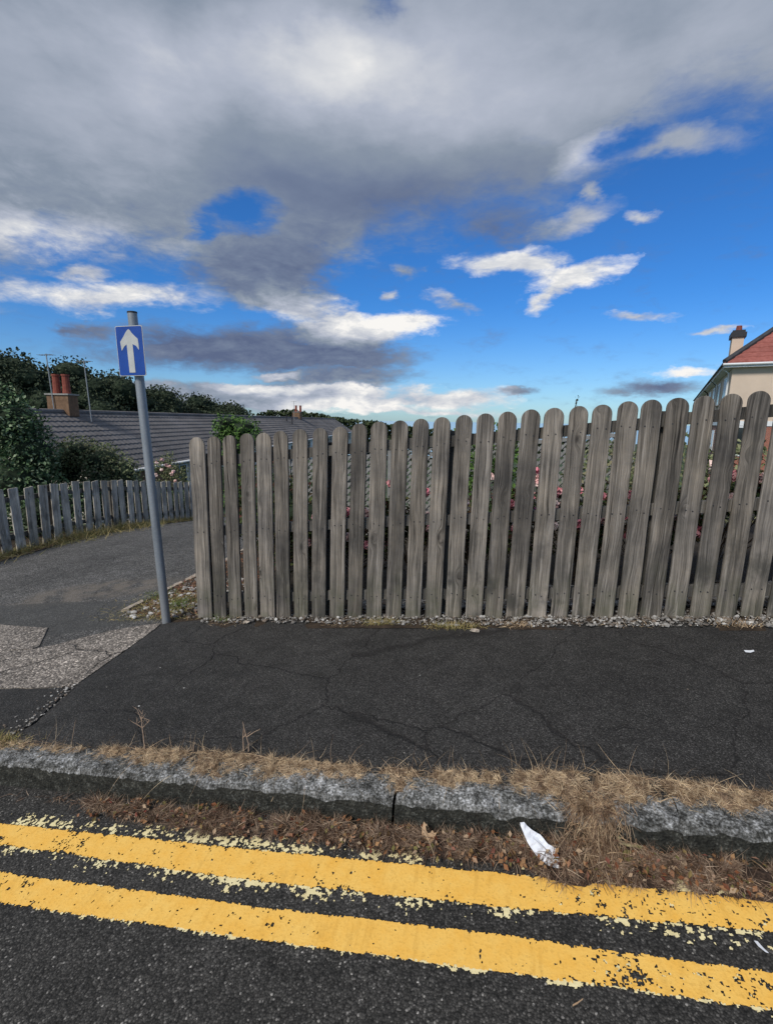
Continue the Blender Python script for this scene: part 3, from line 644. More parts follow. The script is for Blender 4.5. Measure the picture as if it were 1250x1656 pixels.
# ------------------------------------------------------------------ corner between lane and fence
sheet('corner_bed', interp([(-.05, -.30), (.2, -.9), (1.2, -.87), (3, -1.0), (6, -1.3)]), left_edge(-.02), -.05, 6, .06, .05, .002, 'soil', kind='structure', amp=.02)
edge = empty('edging_strip', (0, 0, 0), 'broken pale concrete edging between the lane and the corner bed', 'edging')
for (pts_) in [[(-.93, .16), (-.88, .19), (-.87, .36), (-.93, .42)], [(-.92, .62), (-.87, .60), (-.86, .90), (-.92, .96)], [(-.92, 1.02), (-.85, 1.02), (-.86, 1.9), (-.94, 1.9)], [(-.94, 1.93), (-.87, 1.93), (-.97, 3.1), (-1.05, 3.1)]]:
    poly_slab('concrete_edging', pts_, .012, .05, 'edging', edge)
N = 520; s = -U(.02, .80, N); n = U(-.02, 1.0, N); P = np.stack([s, n, terr_np(s, n)+.012], 1); V, F = stones(P, np.minimum(rng.gamma(2, .005, N)+.003, .024))
tag(mesh_obj('rubble', V, F, 'stone_chips'), 'broken stones and rubble in the corner beside the first fence board', 'rubble', kind='stuff')
N = 4500; s = -U(.02, .9, N); n = U(.0, 2.2, N); keep = np.array([mnoise.noise(Vector((a*4, b*4, 2))) > -.08 for a, b in zip(s, n)]); s = s[keep]; n = n[keep]; N = len(s)
P = np.stack([s, n, terr_np(s, n)+.012], 1); V, F = blades(P, U(.02, .06, N), U(.002, .005, N), U(0, 6.28, N), U(0, .7, N), .5)
tag(mesh_obj('dried_weeds', V, F, 'red_debris'), 'reddish brown dried weeds in the corner bed behind the sign pole', 'weeds', kind='stuff')
for (cx, cy, sx, sy, cnt, hgt, lab) in [(-.42, .26, .05, .07, 260, .09, 'bright green weed growing right against the sign pole'), (-.83, .52, .09, .10, 240, .05, 'low green grass clump on the lane edge left of the sign pole')]:
    s = rng.normal(cx, sx, cnt); n = rng.normal(cy, sy, cnt); P = np.stack([s, n, terr_np(s, n)+.01], 1)
    V, F = blades(P, U(.4, 1, cnt)*hgt, U(.002, .005, cnt), U(0, 6.28, cnt), U(.3, 1.4, cnt), .5); tag(mesh_obj('green_weed', V, F, 'green_grass'), lab, 'weed', kind='stuff')

N = 2600; s = rng.normal(-.55, .22, N); n = rng.normal(.25, .22, N); keep = (s < -.03) & (n > -.06); s = s[keep]; n = n[keep]; N = len(s)
P = np.stack([s, n, terr_np(s, n)+.006], 1); V, F = blades(P, U(.02, .07, N), U(.0015, .0035, N), U(0, 6.28, N), U(-.1, .8, N), .5)
tag(mesh_obj('dry_grass_patch', V, F, 'verge_grass'), 'tan dry grass spreading over the lane edge round the foot of the sign pole', 'grass', kind='stuff')
N = 1500; s = U(.1, 6, N); n = U(-.17, -.02, N); keep = np.array([mnoise.noise(Vector((x*2.2, 3, 9))) > .08 for x in s]); s = s[keep]; n = n[keep]; N = len(s)
P = np.stack([s, n, terr_np(s, n)+.012], 1); V, F = blades(P, U(.02, .05, N), U(.0012, .0026, N), U(0, 6.28, N), U(-.1, .9, N), .5)
tag(mesh_obj('dry_weeds', V, F, 'dry_grass'), 'thin dry weeds among the chippings along the foot of the tall fence', 'weeds', kind='stuff')
# ------------------------------------------------------------------ the tall picket fence
def picket_mesh(name, wd, h, mt, th=.019, round_=True, seed=0., slant=0.):
    hw = wd/2; r = hw if round_ else .006; rows = []
    zs = list(np.linspace(0, h-r, 12)); rows = [(z, hw) for z in zs]
    if round_:
        for a in (15, 30, 45, 60, 72, 83): rows.append((h-r+r*math.sin(R(a)), hw*math.cos(R(a))))
    else: rows.append((h, hw*.93))
    V = []; F = []
    for (z, q) in rows:
        wob = .0035*mnoise.noise(Vector((z*2.5, seed, 0))); wob2 = .004*mnoise.noise(Vector((z*1.7, seed, 9)))
        e = q+.0012*mnoise.noise(Vector((z*14, seed, 4))); c = min(.0035, q*.5)
        for (x, y) in ((-e+c, -th/2), (e-c, -th/2), (e, -th/2+c), (e, th/2-c), (e-c, th/2), (-e+c, th/2), (-e, th/2-c), (-e, -th/2+c)):
            V.append((x+wob, y+wob2, z+slant*x*(z/h)))
    for i in range(len(rows)-1):
        for k in range(8): k2 = (k+1) % 8; F.append((i*8+k, i*8+k2, (i+1)*8+k2, (i+1)*8+k))
    F.append(tuple(range(7, -1, -1))); e = (len(rows)-1)*8; F.append(tuple(range(e, e+8)))
    me = bpy.data.meshes.new(name); me.from_pydata(V, [], F); me.materials.append(MATS[mt]); me.update(); return me
bs = [0,.133,.266,.397,.531,.66,.801,.937,1.076,1.212,1.354,1.496,1.635,1.775,1.911,2.049,2.179,2.314,2.452,2.591,2.722,2.856,2.99,3.122,3.255,3.393,3.527,3.662,3.794,3.93,4.065,4.2]
ln = [.013,.016,.012,.018,.015,.015,.017,.029,.032,.030,.025,.022,.019,.014,.016,.012,.014,.017,.013,.013,.012,.016,.009,.011,.010,.007,.007,.008,.01,.006,.01,.008]
ht = [1.399,1.392,1.388,1.389,1.381,1.382,1.381,1.376,1.371,1.379,1.377,1.371,1.368,1.364,1.364,1.359,1.357,1.356,1.351,1.347,1.341,1.346,1.341,1.337,1.333,1.329,1.329,1.33,1.325,1.33,1.325,1.33]
while bs[-1] < 6.9: bs.append(bs[-1]+.1345); ln.append(random.uniform(.004, .014)); ht.append(1.325+random.uniform(-.004, .004))
fence = empty('picket_fence', (0, 0, 0), 'tall weathered grey picket fence with round topped boards along the back of the footway', 'fence')
for i, (b, l, h) in enumerate(zip(bs, ln, ht)):
    z0 = G*b+(.012 if i in (14, 1, 27) else .002); wd = .126 if i == 0 else (.116 if i in (4, 18, 23) else random.uniform(.105, .113))
    hgt = h-(z0-G*b)
    o = bpy.data.objects.new('picket', picket_mesh('picket', wd, hgt, 'picket_wood', seed=i*3.1)); col.objects.link(o); o.parent = fence
    o.location = (b, random.uniform(-.0015, .0015), z0); o.rotation_euler = (random.uniform(-.004, .004), math.atan2(l, h), random.uniform(-.03, .03))
    nb = MB()
    for zr in (1.19, .685, .165):
        for q in (-.022, .022):
            x = q+random.uniform(-.006, .006); z = zr+random.uniform(-.014, .014); nb.tube([(x, -.0095, z), (x, -.0115, z)], .0042, 7)
    k = nb.build('nail', 'dark_metal', o); k['kind'] = 'stuff'
posts = [.06, 1.005, 1.845, 3.06, 4.12, 5.4, 6.9]
for p in posts:
    MB().box(-.04, .04, .055, .13, -.05, 1.27, 0).build('post', 'rail_wood', fence, (p, 0, G*p))
for z in (1.175, .655, .135):
    for a, b in zip(posts[:-1], posts[1:]):
        a2 = a-.06 if a == posts[0] else a+.0015; b2 = b+.06 if b == posts[-1] else b-.0015
        zz = z+random.uniform(-.006, .006); o = MB().box(a2, b2, .0125, .0525, zz, zz+.07, G).build('rail', 'rail_wood', fence)

# ------------------------------------------------------------------ low picket fence along the lane
low = empty('low_picket_fence', (0, 0, 0), 'low grey picket fence with flat topped boards along the far side of the lane', 'fence')
lx = lambda n: -5.168-.112*(n-2.608)
ang = math.atan2(1, -.112)
lowmesh = [picket_mesh('low_picket', .17, 1.02, 'far_wood', .02, False, k*5.1, random.uniform(-.12, .12)) for k in range(6)]
nn = .55; i = 0
while nn < 9.6:
    x = lx(nn); o = bpy.data.objects.new('picket', lowmesh[i % 6]); col.objects.link(o); o.parent = low
    o.location = (x, nn, terr(x, nn)-random.uniform(0, .03)); o.rotation_euler = (random.uniform(-.025, .025), random.uniform(-.035, .035)+.012, ang+random.uniform(-.04, .04)); i += 1; nn += .249
MBr = None
for zt in (.80, .22):
    ks = np.arange(.4, 9.8, 1.55)
    for a, b in zip(ks[:-1], ks[1:]):
        xa, xb = lx(a), lx(b-.004); za, zb = terr(xa, a)+zt, terr(xb, b)+zt; mb = MB()
        mb.prism([(xa-.015, a, za), (xa-.055, a, za), (xa-.055, a, za+.075), (xa-.015, a, za+.075)], (xb-xa, b-.004-a, zb-za)); mb.build('rail', 'rail_wood', low)
for a in np.arange(.4, 9.8, 1.55): MB().box(-.04, .04, -.04, .04, -.1, .98).build('post', 'rail_wood', low, (lx(a)-.11, a, terr(lx(a), a)))
# grass along its foot
N = 26000; n = U(.5, 9.5, N); off_ = rng.gamma(1.6, .085, N)*(1+.9*((n > 2.9) & (n < 5.6))); s = np.array([lx(x) for x in n])+off_-.06; dn_ = np.array([.35+1.1*max(0, mnoise.noise(Vector((x*.8, 5, 0)))+.25) for x in n]); keep = rng.random(N) < dn_; s = s[keep]; n = n[keep]; N = len(s)
P = np.stack([s, n, terr_np(s, n)-.01], 1); V, F = blades(P, U(.05, .20, N)*(1+.5*((n > 2.9) & (n < 5.2))), U(.004, .009, N), U(0, 6.28, N), U(.1, 1.2, N), .6)
tag(mesh_obj('lane_verge_grass', V, F, 'verge_grass'), 'dry yellow and green grass along the foot of the low picket fence', 'grass', kind='stuff')
sheet('low_bed', lambda n: lx(n)-3.2, lambda n: lx(n)-.1, .3, 12, .3, .3, .0, 'soil', kind='structure', amp=.02)
sheet('lane_verge', lambda n: lx(n)-.08, lambda n: lx(n)+.30+.06*math.sin(n*3), .3, 10, .08, .1, .0, 'tuft_base', kind='structure', amp=.02)

# ------------------------------------------------------------------ sign
sign = empty('sign_post', (-.307, -.062, -.035), 'leaning grey steel pole carrying a small blue sign with a white up arrow', 'road sign', rot=(0, R(-2.32), 0))
MB().tube([(0, 0, -.1), (0, 0, 2.285)], .0315, 20, False).build('pole', 'galvanised', sign, smooth=True)
MB().tube([(0, 0, 2.286), (0, 0, 2.296)], .033, 20).build('cap', 'dark_metal', sign)
plate = empty('sign_plate', (0, 0, 0)); plate.parent = sign; plate.location = (.0, -.055, 2.025); plate.rotation_euler = (0, R(1.0), R(4))
def rrect(hw, hh, r, y, k=5):
    P = []
    for cx, cz, a0 in ((hw-r, hh-r, 0), (-hw+r, hh-r, 90), (-hw+r, -hh+r, 180), (hw-r, -hh+r, 270)):
        for j in range(k+1): a = R(a0+90*j/k); P.append((cx+r*math.cos(a), y, cz+r*math.sin(a)))
    return P
MB().prism(rrect(.104, .168, .012, -.0015), (0, .003, 0)).build('plate_back', 'sign_white', plate)
MB().prism(rrect(.0995, .1635, .010, -.0030), (0, .0012, 0)).build('blue_face', 'sign_blue', plate)
ap = [(.5, .055), (.56, .085), (.615, .135), (.72, .20), (.827, .257), (.84, .38), (.835, .485), (.74, .40), (.61, .362), (.615, .65), (.62, .945), (.39, .945), (.385, .65), (.38, .362), (.27, .41), (.17, .495), (.15, .40), (.14, .307), (.22, .25), (.30, .19), (.36, .135), (.44, .08)]
MB().prism([((x-.5)*.199, -.0045, (.5-y)*.327) for x, y in ap], (0, .0012, 0)).build('arrow', 'sign_white', plate)
for z in (.10, -.10):
    MB().box(-.05, .05, .002, .014, z-.012, z+.012).tube([(-.045, .008, z), (-.045, .056, z+.0)], .004, 6).tube([(.045, .008, z), (.045, .056, z)], .004, 6).build('bracket', 'sign_back', plate)

# ------------------------------------------------------------------ garden behind the fence
sheet('garden_soil', left_edge(-.02), left_edge(9.), .13, 8, .25, .2, .0, 'garden_soil', kind='structure', amp=.02)
N = 8000; s = U(1.2, 6.8, N); n = .16+U(0, 1, N)**1.3*.42; P = np.stack([s, n, terr_np(s, n)+.015+U(0, .01, N)], 1); V, F = stones(P, rng.gamma(3, .004, N)+.004)
tag(mesh_obj('garden_pebbles', V, F, 'stone_chips'), 'white pebbles covering the bed just behind the fence boards', 'pebbles', kind='stuff')
# lattice panels
def lattice(s0, s1, n, h, label):
    t0 = empty('lattice_panel', ((s0+s1)/2, n, terr((s0+s1)/2, n)), label, 'trellis'); W_ = s1-s0; zb = lambda x: G*x
    fr = MB(); fr.box(-W_/2, W_/2, -.02, .02, h-.04, h, G).build('frame', 'lattice_paint', t0)
    MB().box(-W_/2, W_/2, -.02, .02, .02, .06, G).build('frame', 'lattice_paint', t0)
    for x in (-W_/2+.02, W_/2-.02): MB().box(x-.02, x+.02, -.024, .024, 0, h+.03, G).build('frame', 'lattice_paint', t0)
    mb = MB(); k = -h
    for sgn, yy in ((1, -.006), (-1, .006)):
        c = -W_/2-h
        while c < W_/2+h:
            xa = max(-W_/2, c) if sgn > 0 else min(W_/2, c+h); za = (xa-c) if sgn > 0 else (c+h-xa)
            xb = min(W_/2, c+h) if sgn > 0 else max(-W_/2, c); zb_ = (xb-c) if sgn > 0 else (c+h-xb)
            if (xb-xa if sgn > 0 else xa-xb) > .05:
                d = .019; mb.prism([(xa, yy, za-d+G*xa), (xb, yy, zb_-d+G*xb), (xb, yy, zb_+d+G*xb), (xa, yy, za+d+G*xa)], (0, .006, 0))
            c += .085
    o = mb.build('lattice_slats', 'lattice_paint', t0); o['kind'] = 'stuff'
lattice(-.55, .75, 2.75, 1.12, 'grey diagonal trellis panel behind the left middle of the tall fence')
lattice(.80, 2.25, 2.75, 1.12, 'grey diagonal trellis panel behind the centre of the tall fence, right of the other')
lattice(2.35, 3.6, 2.75, 1.05, 'grey diagonal trellis panel deep in the garden behind the right of the fence')

def crown(lumps, N, size, mt, name, parent, flat=0., shell=.35, aspect=.55):
    """leaves spread through the outer volume of several lumps (centre, radii)"""
    wts = np.array([r[0]*r[1]+r[0]*r[2] for c, r in lumps]); wts = wts/wts.sum(); k = rng.choice(len(lumps), N, p=wts)
    d = rng.normal(0, 1, (N, 3)); d /= np.linalg.norm(d, axis=1, keepdims=True); rad = 1-shell*rng.random(N)**1.4
    wob = np.array([1+.26*mnoise.noise(Vector((a[0]*2.6+kk, a[1]*2.6, a[2]*2.6))) for a, kk in zip(d, k)]); C = np.array([lumps[i][0] for i in k]); Rr = np.array([lumps[i][1] for i in k])
    P = C+d*Rr*(rad*wob)[:, None]
    V, F = leafquads(P, size, flat, aspect); return mesh_obj(name, V, F, mt, parent)
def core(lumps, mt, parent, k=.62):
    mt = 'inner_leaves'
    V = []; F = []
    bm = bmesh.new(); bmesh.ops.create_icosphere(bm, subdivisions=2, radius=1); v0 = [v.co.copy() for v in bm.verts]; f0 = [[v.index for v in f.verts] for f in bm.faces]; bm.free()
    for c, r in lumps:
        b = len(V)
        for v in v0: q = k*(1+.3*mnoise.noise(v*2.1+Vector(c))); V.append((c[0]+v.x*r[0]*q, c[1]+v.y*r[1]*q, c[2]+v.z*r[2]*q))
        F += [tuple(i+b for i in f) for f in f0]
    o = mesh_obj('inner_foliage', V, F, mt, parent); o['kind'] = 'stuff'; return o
def shrub(name, label, loc, lumps, N, size, mt, cat='shrub', group=None, flat=0., inner=True, trunk=None, shell=.35, aspect=.55):
    t0 = empty(name, loc, label, cat, group)
    f = crown(lumps, N, size, mt, 'foliage', t0, flat, shell, aspect); f['kind'] = 'stuff'
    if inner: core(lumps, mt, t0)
    zt = max(c[2] for c, r in lumps)
    mb = MB(); tr = trunk or .03
    mb.tube([(0, 0, -.15), (.02, .01, zt*.4), (.0, .03, zt*.8)], [tr*1.3, tr, tr*.5], 7)
    for c, r in lumps[:7]: mb.tube([(0, 0, zt*.25), (c[0]*.5, c[1]*.5, zt*.25+(c[2]-zt*.25)*.55), tuple(c)], [tr*.7, tr*.45, tr*.2], 5)
    mb.build('trunk' if cat == 'tree' else 'stems', 'bark', t0)
    return t0

# rose bushes close behind the boards
labs = ['rose bush with pale pink blooms behind the left middle boards', 'rose bush with pink blooms behind the dark gap near the centre', 'rose bush with one magenta bloom behind the centre boards', 'sparse rose bush with pale blooms and a tall bare shoot above the boards', 'leafy rose bush with pink blooms right of the tall shoot', 'rose bush with salmon blooms behind the right hand boards', 'rose bush with deep pink blooms at the right end of the fence', 'dark leafy rose bush with few blooms behind the left boards', 'rose bush with red leaves and pink blooms under the trellis']
rb = [(1.45, .75, .78), (1.98, .8, .74), (2.32, 1.0, .80), (2.78, .8, .74), (3.25, .75, .78), (3.75, .8, .80), (4.35, .85, .80), (.55, .85, .80), (.98, .8, .74)]
for i, ((x, y, h), lab) in enumerate(zip(rb, labs)):
    lumps = [((random.uniform(-.22, .22), random.uniform(-.15, .15), h*random.uniform(.35, .85)), (random.uniform(.14, .22), .14, .14)) for _ in range(7)]
    t0 = shrub('rose_bush', lab, (x, y, terr(x, y)), lumps, 1500, .045, 'rose_leaf', 'rose bush', 'rose bushes behind the tall fence', inner=False, trunk=.010, shell=.8)
    for j in range(5 if i == 7 else 15):
        bx, by, bz = random.uniform(-.36, .36), random.uniform(-.40, -.05), h*random.uniform(.50, 1.15)
        pm = 'magenta_petal' if (i == 2 and j < 2) else random.choice(['pink_petal', 'pink_petal', 'pale_petal'])
        d = rng.normal(0, 1, (26, 3)); d /= np.linalg.norm(d, axis=1, keepdims=True); V, F = leafquads(np.array([bx, by, bz])+d*.026, .042, 0, .95)
        mesh_obj('bloom', V, F, pm, t0)
        MB().tube([(bx*.2, by*.3, h*.2), (bx*.8, by, bz*.7), (bx, by, bz)], .003, 4, False).build('stem', 'bark', t0)
    if i == 3:
        # the shoot that stands up between two boards
        bx = -.14; b_ = MB(); b_.tube([(bx, -.1, .2), (bx-.01, -.3, .9), (bx-.04, -.50, 1.22), (bx-.02, -.55, 1.36)], [.006, .005, .0042, .003], 6); b_.build('shoot', 'bark', t0)
        V, F = leafquads(np.array([[bx-.02, -.55, 1.34+.008*q] for q in range(9)])+rng.normal(0, .005, (9, 3)), .022); mesh_obj('shoot_leaves', V, F, 'rose_leaf', t0)
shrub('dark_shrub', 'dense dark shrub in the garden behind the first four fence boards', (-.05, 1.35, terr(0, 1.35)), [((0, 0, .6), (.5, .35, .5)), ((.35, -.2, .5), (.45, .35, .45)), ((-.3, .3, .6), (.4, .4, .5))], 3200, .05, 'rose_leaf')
t0 = shrub('garden_shrub', 'light green shrub showing through the gaps just right of the centre', (1.9, 2.2, terr(1.9, 2.2)), [((-.1, 0, .9), (.3, .25, .35)), ((.3, 0, 1.0), (.28, .25, .32)), ((.1, 0, .6), (.4, .3, .4))], 1500, .06, 'fresh_leaf', inner=False)
t0 = shrub('garden_shrub', 'mixed green shrub deep in the garden behind the right part of the fence', (3.5, 2.1, terr(3.5, 2.1)), [((-.3, 0, .6), (.4, .3, .4)), ((.3, 0, .7), (.4, .3, .4)), ((.9, 0, .6), (.4, .3, .4))], 1900, .06, 'olive_leaf', inner=False)
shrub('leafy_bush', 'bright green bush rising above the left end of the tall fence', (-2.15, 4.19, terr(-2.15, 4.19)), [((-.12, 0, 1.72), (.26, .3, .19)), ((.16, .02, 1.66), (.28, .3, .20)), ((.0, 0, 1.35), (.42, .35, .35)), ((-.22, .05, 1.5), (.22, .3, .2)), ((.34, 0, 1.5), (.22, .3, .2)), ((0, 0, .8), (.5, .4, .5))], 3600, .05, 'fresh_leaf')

# ------------------------------------------------------------------ shrubs behind the low fence
z1 = terr(-7.1, 4.7)
shrub('laurel_bush', 'big dark glossy evergreen bush behind the low fence at the far left', (-7.1, 4.75, z1),
      [((-.75, -.1, 2.62), (.6, .7, .5)), ((-.28, -.1, 2.32), (.5, .6, .45)), ((-.35, 0, 2.05), (.6, .7, .6)), ((-.05, .1, 1.65), (.5, .6, .55)), ((-1.3, .1, 1.9), (.8, .8, .9)), ((-.25, 0, 1.1), (.7, .7, .8)), ((-1.1, 0, .9), (.8, .8, .9)), ((.05, .1, .75), (.5, .6, .6)), ((-1.7, .2, 2.3), (.8, .8, .75))], 13000, .085, 'laurel_leaf', flat=.3, trunk=.06)
shrub('olive_bush', 'lower greyish green bush behind the low fence, right of the dark one', (-7.3, 6.4, terr(-7.3, 6.4)),
      [((-.2, 0, 1.75), (.5, .5, .42)), ((.35, 0, 1.60), (.5, .5, .42)), ((.80, .1, 1.32), (.42, .4, .45)), ((.4, 0, 1.1), (.6, .5, .5)), ((.2, 0, .8), (.8, .5, .6)), ((-.7, 0, 1.4), (.5, .5, .6)), ((.85, 0, .6), (.5, .5, .5))], 9000, .065, 'olive_leaf', trunk=.04)
shrub('low_shrub', 'low dark shrub behind the low fence under the bungalow eaves', (-7.3, 8.3, terr(-7.3, 8.3)), [((-.6, 0, .55), (.6, .4, .5)), ((.2, .1, .5), (.6, .4, .45)), ((.8, .2, .45), (.5, .4, .4)), ((-1.3, -.3, .6), (.6, .4, .5))], 5000, .06, 'laurel_leaf')
shrub('low_shrub', 'dark undergrowth behind the near half of the low fence', (-6.6, 4.6, terr(-6.6, 4.6)), [((-.6, -1.2, .45), (.5, .9, .5)), ((0, 0, .45), (.5, .9, .5)), ((-.3, 1.5, .45), (.5, .9, .5)), ((0, -2.4, .45), (.5, .8, .5)), ((-.5, 2.6, .5), (.5, .8, .5))], 9000, .06, 'laurel_leaf')
z1 = terr(-7.0, 8.9)
t0 = shrub('climbing_rose', 'pale flowered rose bush at the far end of the low fence', (-7.0, 8.9, z1),
      [((-.3, 0, 1.55), (.35, .3, .3)), ((.1, 0, 1.35), (.42, .3, .32)), ((.3, 0, .95), (.42, .3, .4)), ((-.2, 0, .9), (.4, .3, .4)), ((-.05, 0, 1.75), (.22, .2, .25)), ((.6, 0, .7), (.35, .3, .4))], 2400, .065, 'olive_leaf', 'rose bush', shell=.7, inner=False, trunk=.02)
for j in range(9):
    c = np.array([random.uniform(-.4, .5), -.28, random.uniform(1.1, 2.0)]); d = rng.normal(0, 1, (16, 3)); d /= np.linalg.norm(d, axis=1, keepdims=True)
    V, F = leafquads(c+d*.035, .06, 0, .95); mesh_obj('bloom', V, F, 'pale_petal', t0)

# ------------------------------------------------------------------ bungalow terrace
az_b = math.atan2(-27.469+15.574, 80.632-13.117)           # ridge direction
bl_ = empty('bungalow_terrace', (-15.574, 13.117, -2.75), 'long low terrace of bungalows with a grey tiled roof beyond the lane', 'bungalow', rot=(0, 0, -az_b))
RL, RH, HS, EV = 70., 4.40, 3.35, 2.25                      # length, ridge height, half span, eaves height (local x = right, y = along)
courses = 12; mbv = []; mbf = []; tw = .33
def roof_side(sgn, cols_, name, step=tw):
    V = []; F = []
    for j in range(courses):
        a = j/courses; b = (j+1)/courses
        xa, za = sgn*(HS+.25)*(1-a), (EV-.15)+(RH-EV+.15)*a; xb, zb = sgn*(HS+.25)*(1-b), (EV-.15)+(RH-EV+.15)*b
        for k in range(cols_+1):
            y = -3+k*step/2; hgt = .028 if k % 2 else 0.
            V += [(xa, y, za+.055+hgt), (xb, y, zb+.012+hgt), (xa, y, za+.0)]
        n0 = j*(cols_+1)*3
        for k in range(cols_):
            p = n0+k*3; q = p+3
            F += [(p, q, q+1, p+1), (p+2, q+2, q, p)]
    o = mesh_obj(name, V, F, 'grey_tile', bl_); o['kind'] = 'stuff'; return o
roof_side(1, 438, 'roof_tiles'); roof_side(-1, 42, 'roof_tiles', 3.5)
MB().tube([(0, -3, RH+.04), (0, RL, RH+.04)], .11, 8).build('ridge', 'grey_tile', bl_)
MB().prism([(-HS, -2.98, 0), (HS-.0, -2.98, 0), (HS, -2.98, EV-.1), (0, -2.98, RH-.08), (-HS, -2.98, EV-.1)], (0, RL+2.9, 0)).build('wall', 'render_cream', bl_)
MB().box(HS+.14, HS+.20, -3, RL, EV-.16, EV-.02).build('fascia', 'white_plastic', bl_)
MB().tube([(HS+.27, -3, EV-.06), (HS+.27, RL, EV-.06)], .055, 8).build('gutter', 'white_plastic', bl_, smooth=True)
def wall_window(x, y, w_, z0, h_, parent, frame='white_plastic'):
    f = MB(); b = .05
    f.box(x, x+.05, y, y+w_, z0, z0+b).box(x, x+.05, y, y+w_, z0+h_-b, z0+h_).box(x, x+.05, y, y+b, z0+b, z0+h_-b).box(x, x+.05, y+w_-b, y+w_, z0+b, z0+h_-b).box(x, x+.045, y+w_/2-.025, y+w_/2+.025, z0+b, z0+h_-b)
    o = f.build('window', frame, parent); MB().box(x+.005, x+.02, y+.02, y+w_-.02, z0+.02, z0+h_-.02).build('pane', 'dark_glass', o)
for k in range(7):
    y = 1.0+k*9.5
    MB().box(HS+.002, HS+.03, y-1., y+1.6, 0, EV-.12).build('brick_panel', 'brown_brick', bl_)
    wall_window(HS+.035, y+1.7, 1.5, .9, 1.15, bl_)
    d = MB().box(HS+.002, HS+.06, y+3.6, y+5.6, 0, 2.08).build('door', 'white_plastic', bl_); MB().box(HS+.062, HS+.07, y+4.7, y+5.4, 1.2, 1.9).build('pane', 'dark_glass', d)
    wall_window(HS+.035, y+6.3, 1.3, .9, 1.15, bl_)
def chimney(y, pots, w_=.6, hgt=.72):
    c = MB().box(-.62, .30, -w_/2, w_/2, RH-.9, RH+hgt).build('chimney', 'buff_brick', bl_, (0, y, 0))
    MB().box(-.67, .35, -w_/2-.05, w_/2+.05, RH+hgt, RH+hgt+.06).build('chimney_cap', 'concrete_cap', c)
    for q in pots: MB().tube([(q[0], q[1], RH+hgt+.06), (q[0], q[1], RH+hgt+.25), (q[0], q[1], RH+hgt+.85)], [.16, .145, .13], 12).tube([(q[0], q[1], RH+hgt+.78), (q[0], q[1], RH+hgt+.85)], .155, 12).build('chimney_pot', 'terracotta', c)
    return c
chimney(.9, [(-.36, 0), (.06, 0)]); chimney(42, [(-.3, 0), (.25, 0)], 1.2)
for k in (17.,): MB().tube([(.6, k*2, RH-.6), (.6, k*2, RH+.35)], .06, 8).tube([(1.1, k*2+.4, RH-.8), (1.1, k*2+.4, RH+.35)], .06, 8).build('flue', 'dark_metal', bl_)
def aerial(x, y, hgt, lean, lab):
    t0 = empty('television_aerial', (x, y, 0), lab, 'aerial')
    mast = MB().tube([(0, 0, 1.3), (lean, 0, hgt)], .022, 6).build('mast', 'aerial_metal', t0)
    b = MB().tube([(lean-.35, .0, hgt-.05), (lean+.35, 0, hgt-.05)], .012, 5)
    for q in range(6): b.tube([(lean-.33+q*.13, -.14, hgt-.05), (lean-.33+q*.13, .14, hgt-.05)], .008, 4)
    b.build('antenna', 'aerial_metal', t0); return t0
aerial(-15.95, 13.6, 4.0, -.12, 'leaning aerial pole left of the two red chimney pots')
aerial(-14.75, 14.2, 3.8, -.10, 'thin aerial pole right of the red chimney pots')
aerial(-21.7, 50.5, 3.6, .0, 'distant aerial pole right of the second pair of chimney pots')

# ------------------------------------------------------------------ trees
def tree(x, y, top, w_, mt, lab, N=2600, size=.55, seed=1, group='trees beyond the bungalow roof'):
    zb = terr(x, y); H = top-zb; random.seed(seed); lumps = []
    for k in range(20):
        a = random.uniform(0, 6.28); r = random.random()**.6*w_*.42; zz = random.uniform(.35, .88)*H
        f = 1-.55*max(0, zz/H-.55)/.31
        lumps.append(((r*math.cos(a)*f, r*math.sin(a)*f, zz), (w_*random.uniform(.17, .26), w_*.22, H*random.uniform(.10, .16))))
    lumps.append(((0, 0, H*.86), (w_*.22, w_*.22, H*.13)))
    return shrub('tree', lab, (x, y, zb), lumps, N, size, mt, 'tree', group, trunk=.28, shell=.45, aspect=.8)
rt_ = np.array([.973, .231]); 
tr = [(-51.5, 35.0, 7.2, 12, 'broad dark tree at the far left behind the laurel'), (-47.0, 38.5, 8.0, 12, 'tall dark tree behind the red chimney pots'), (-44.0, 42.0, 8.1, 12, 'dark tree right of the red chimney pots'), (-41.5, 45.5, 7.0, 11, 'dark tree directly left of the blue sign'), (-39.5, 49.0, 5.6, 10, 'lower dark tree behind the sign plate'), (-38.5, 53., 3.9, 8.5, 'small dark tree behind the sign pole at the roof line')]
for i, (x, y, tp, w_, lab) in enumerate(tr): tree(x, y, tp, w_, 'dark_tree_leaf', lab, 10000, .30, 20+i)
tr = [(-65.0, 72.0, 5.2, 13, 'round dark tree just right of the sign pole above the roof'), (-59.5, 75.5, 6.6, 14, 'largest round tree of the clump right of the sign'), (-54., 79.0, 6.5, 13, 'dark tree between the largest tree and the end of the clump'), (-48.5, 82.0, 4.9, 11, 'rightmost tree of the clump ending in open sky')]
for i, (x, y, tp, w_, lab) in enumerate(tr): tree(x, y, tp, w_, 'dark_tree_leaf', lab, 8000, .42, 40+i)
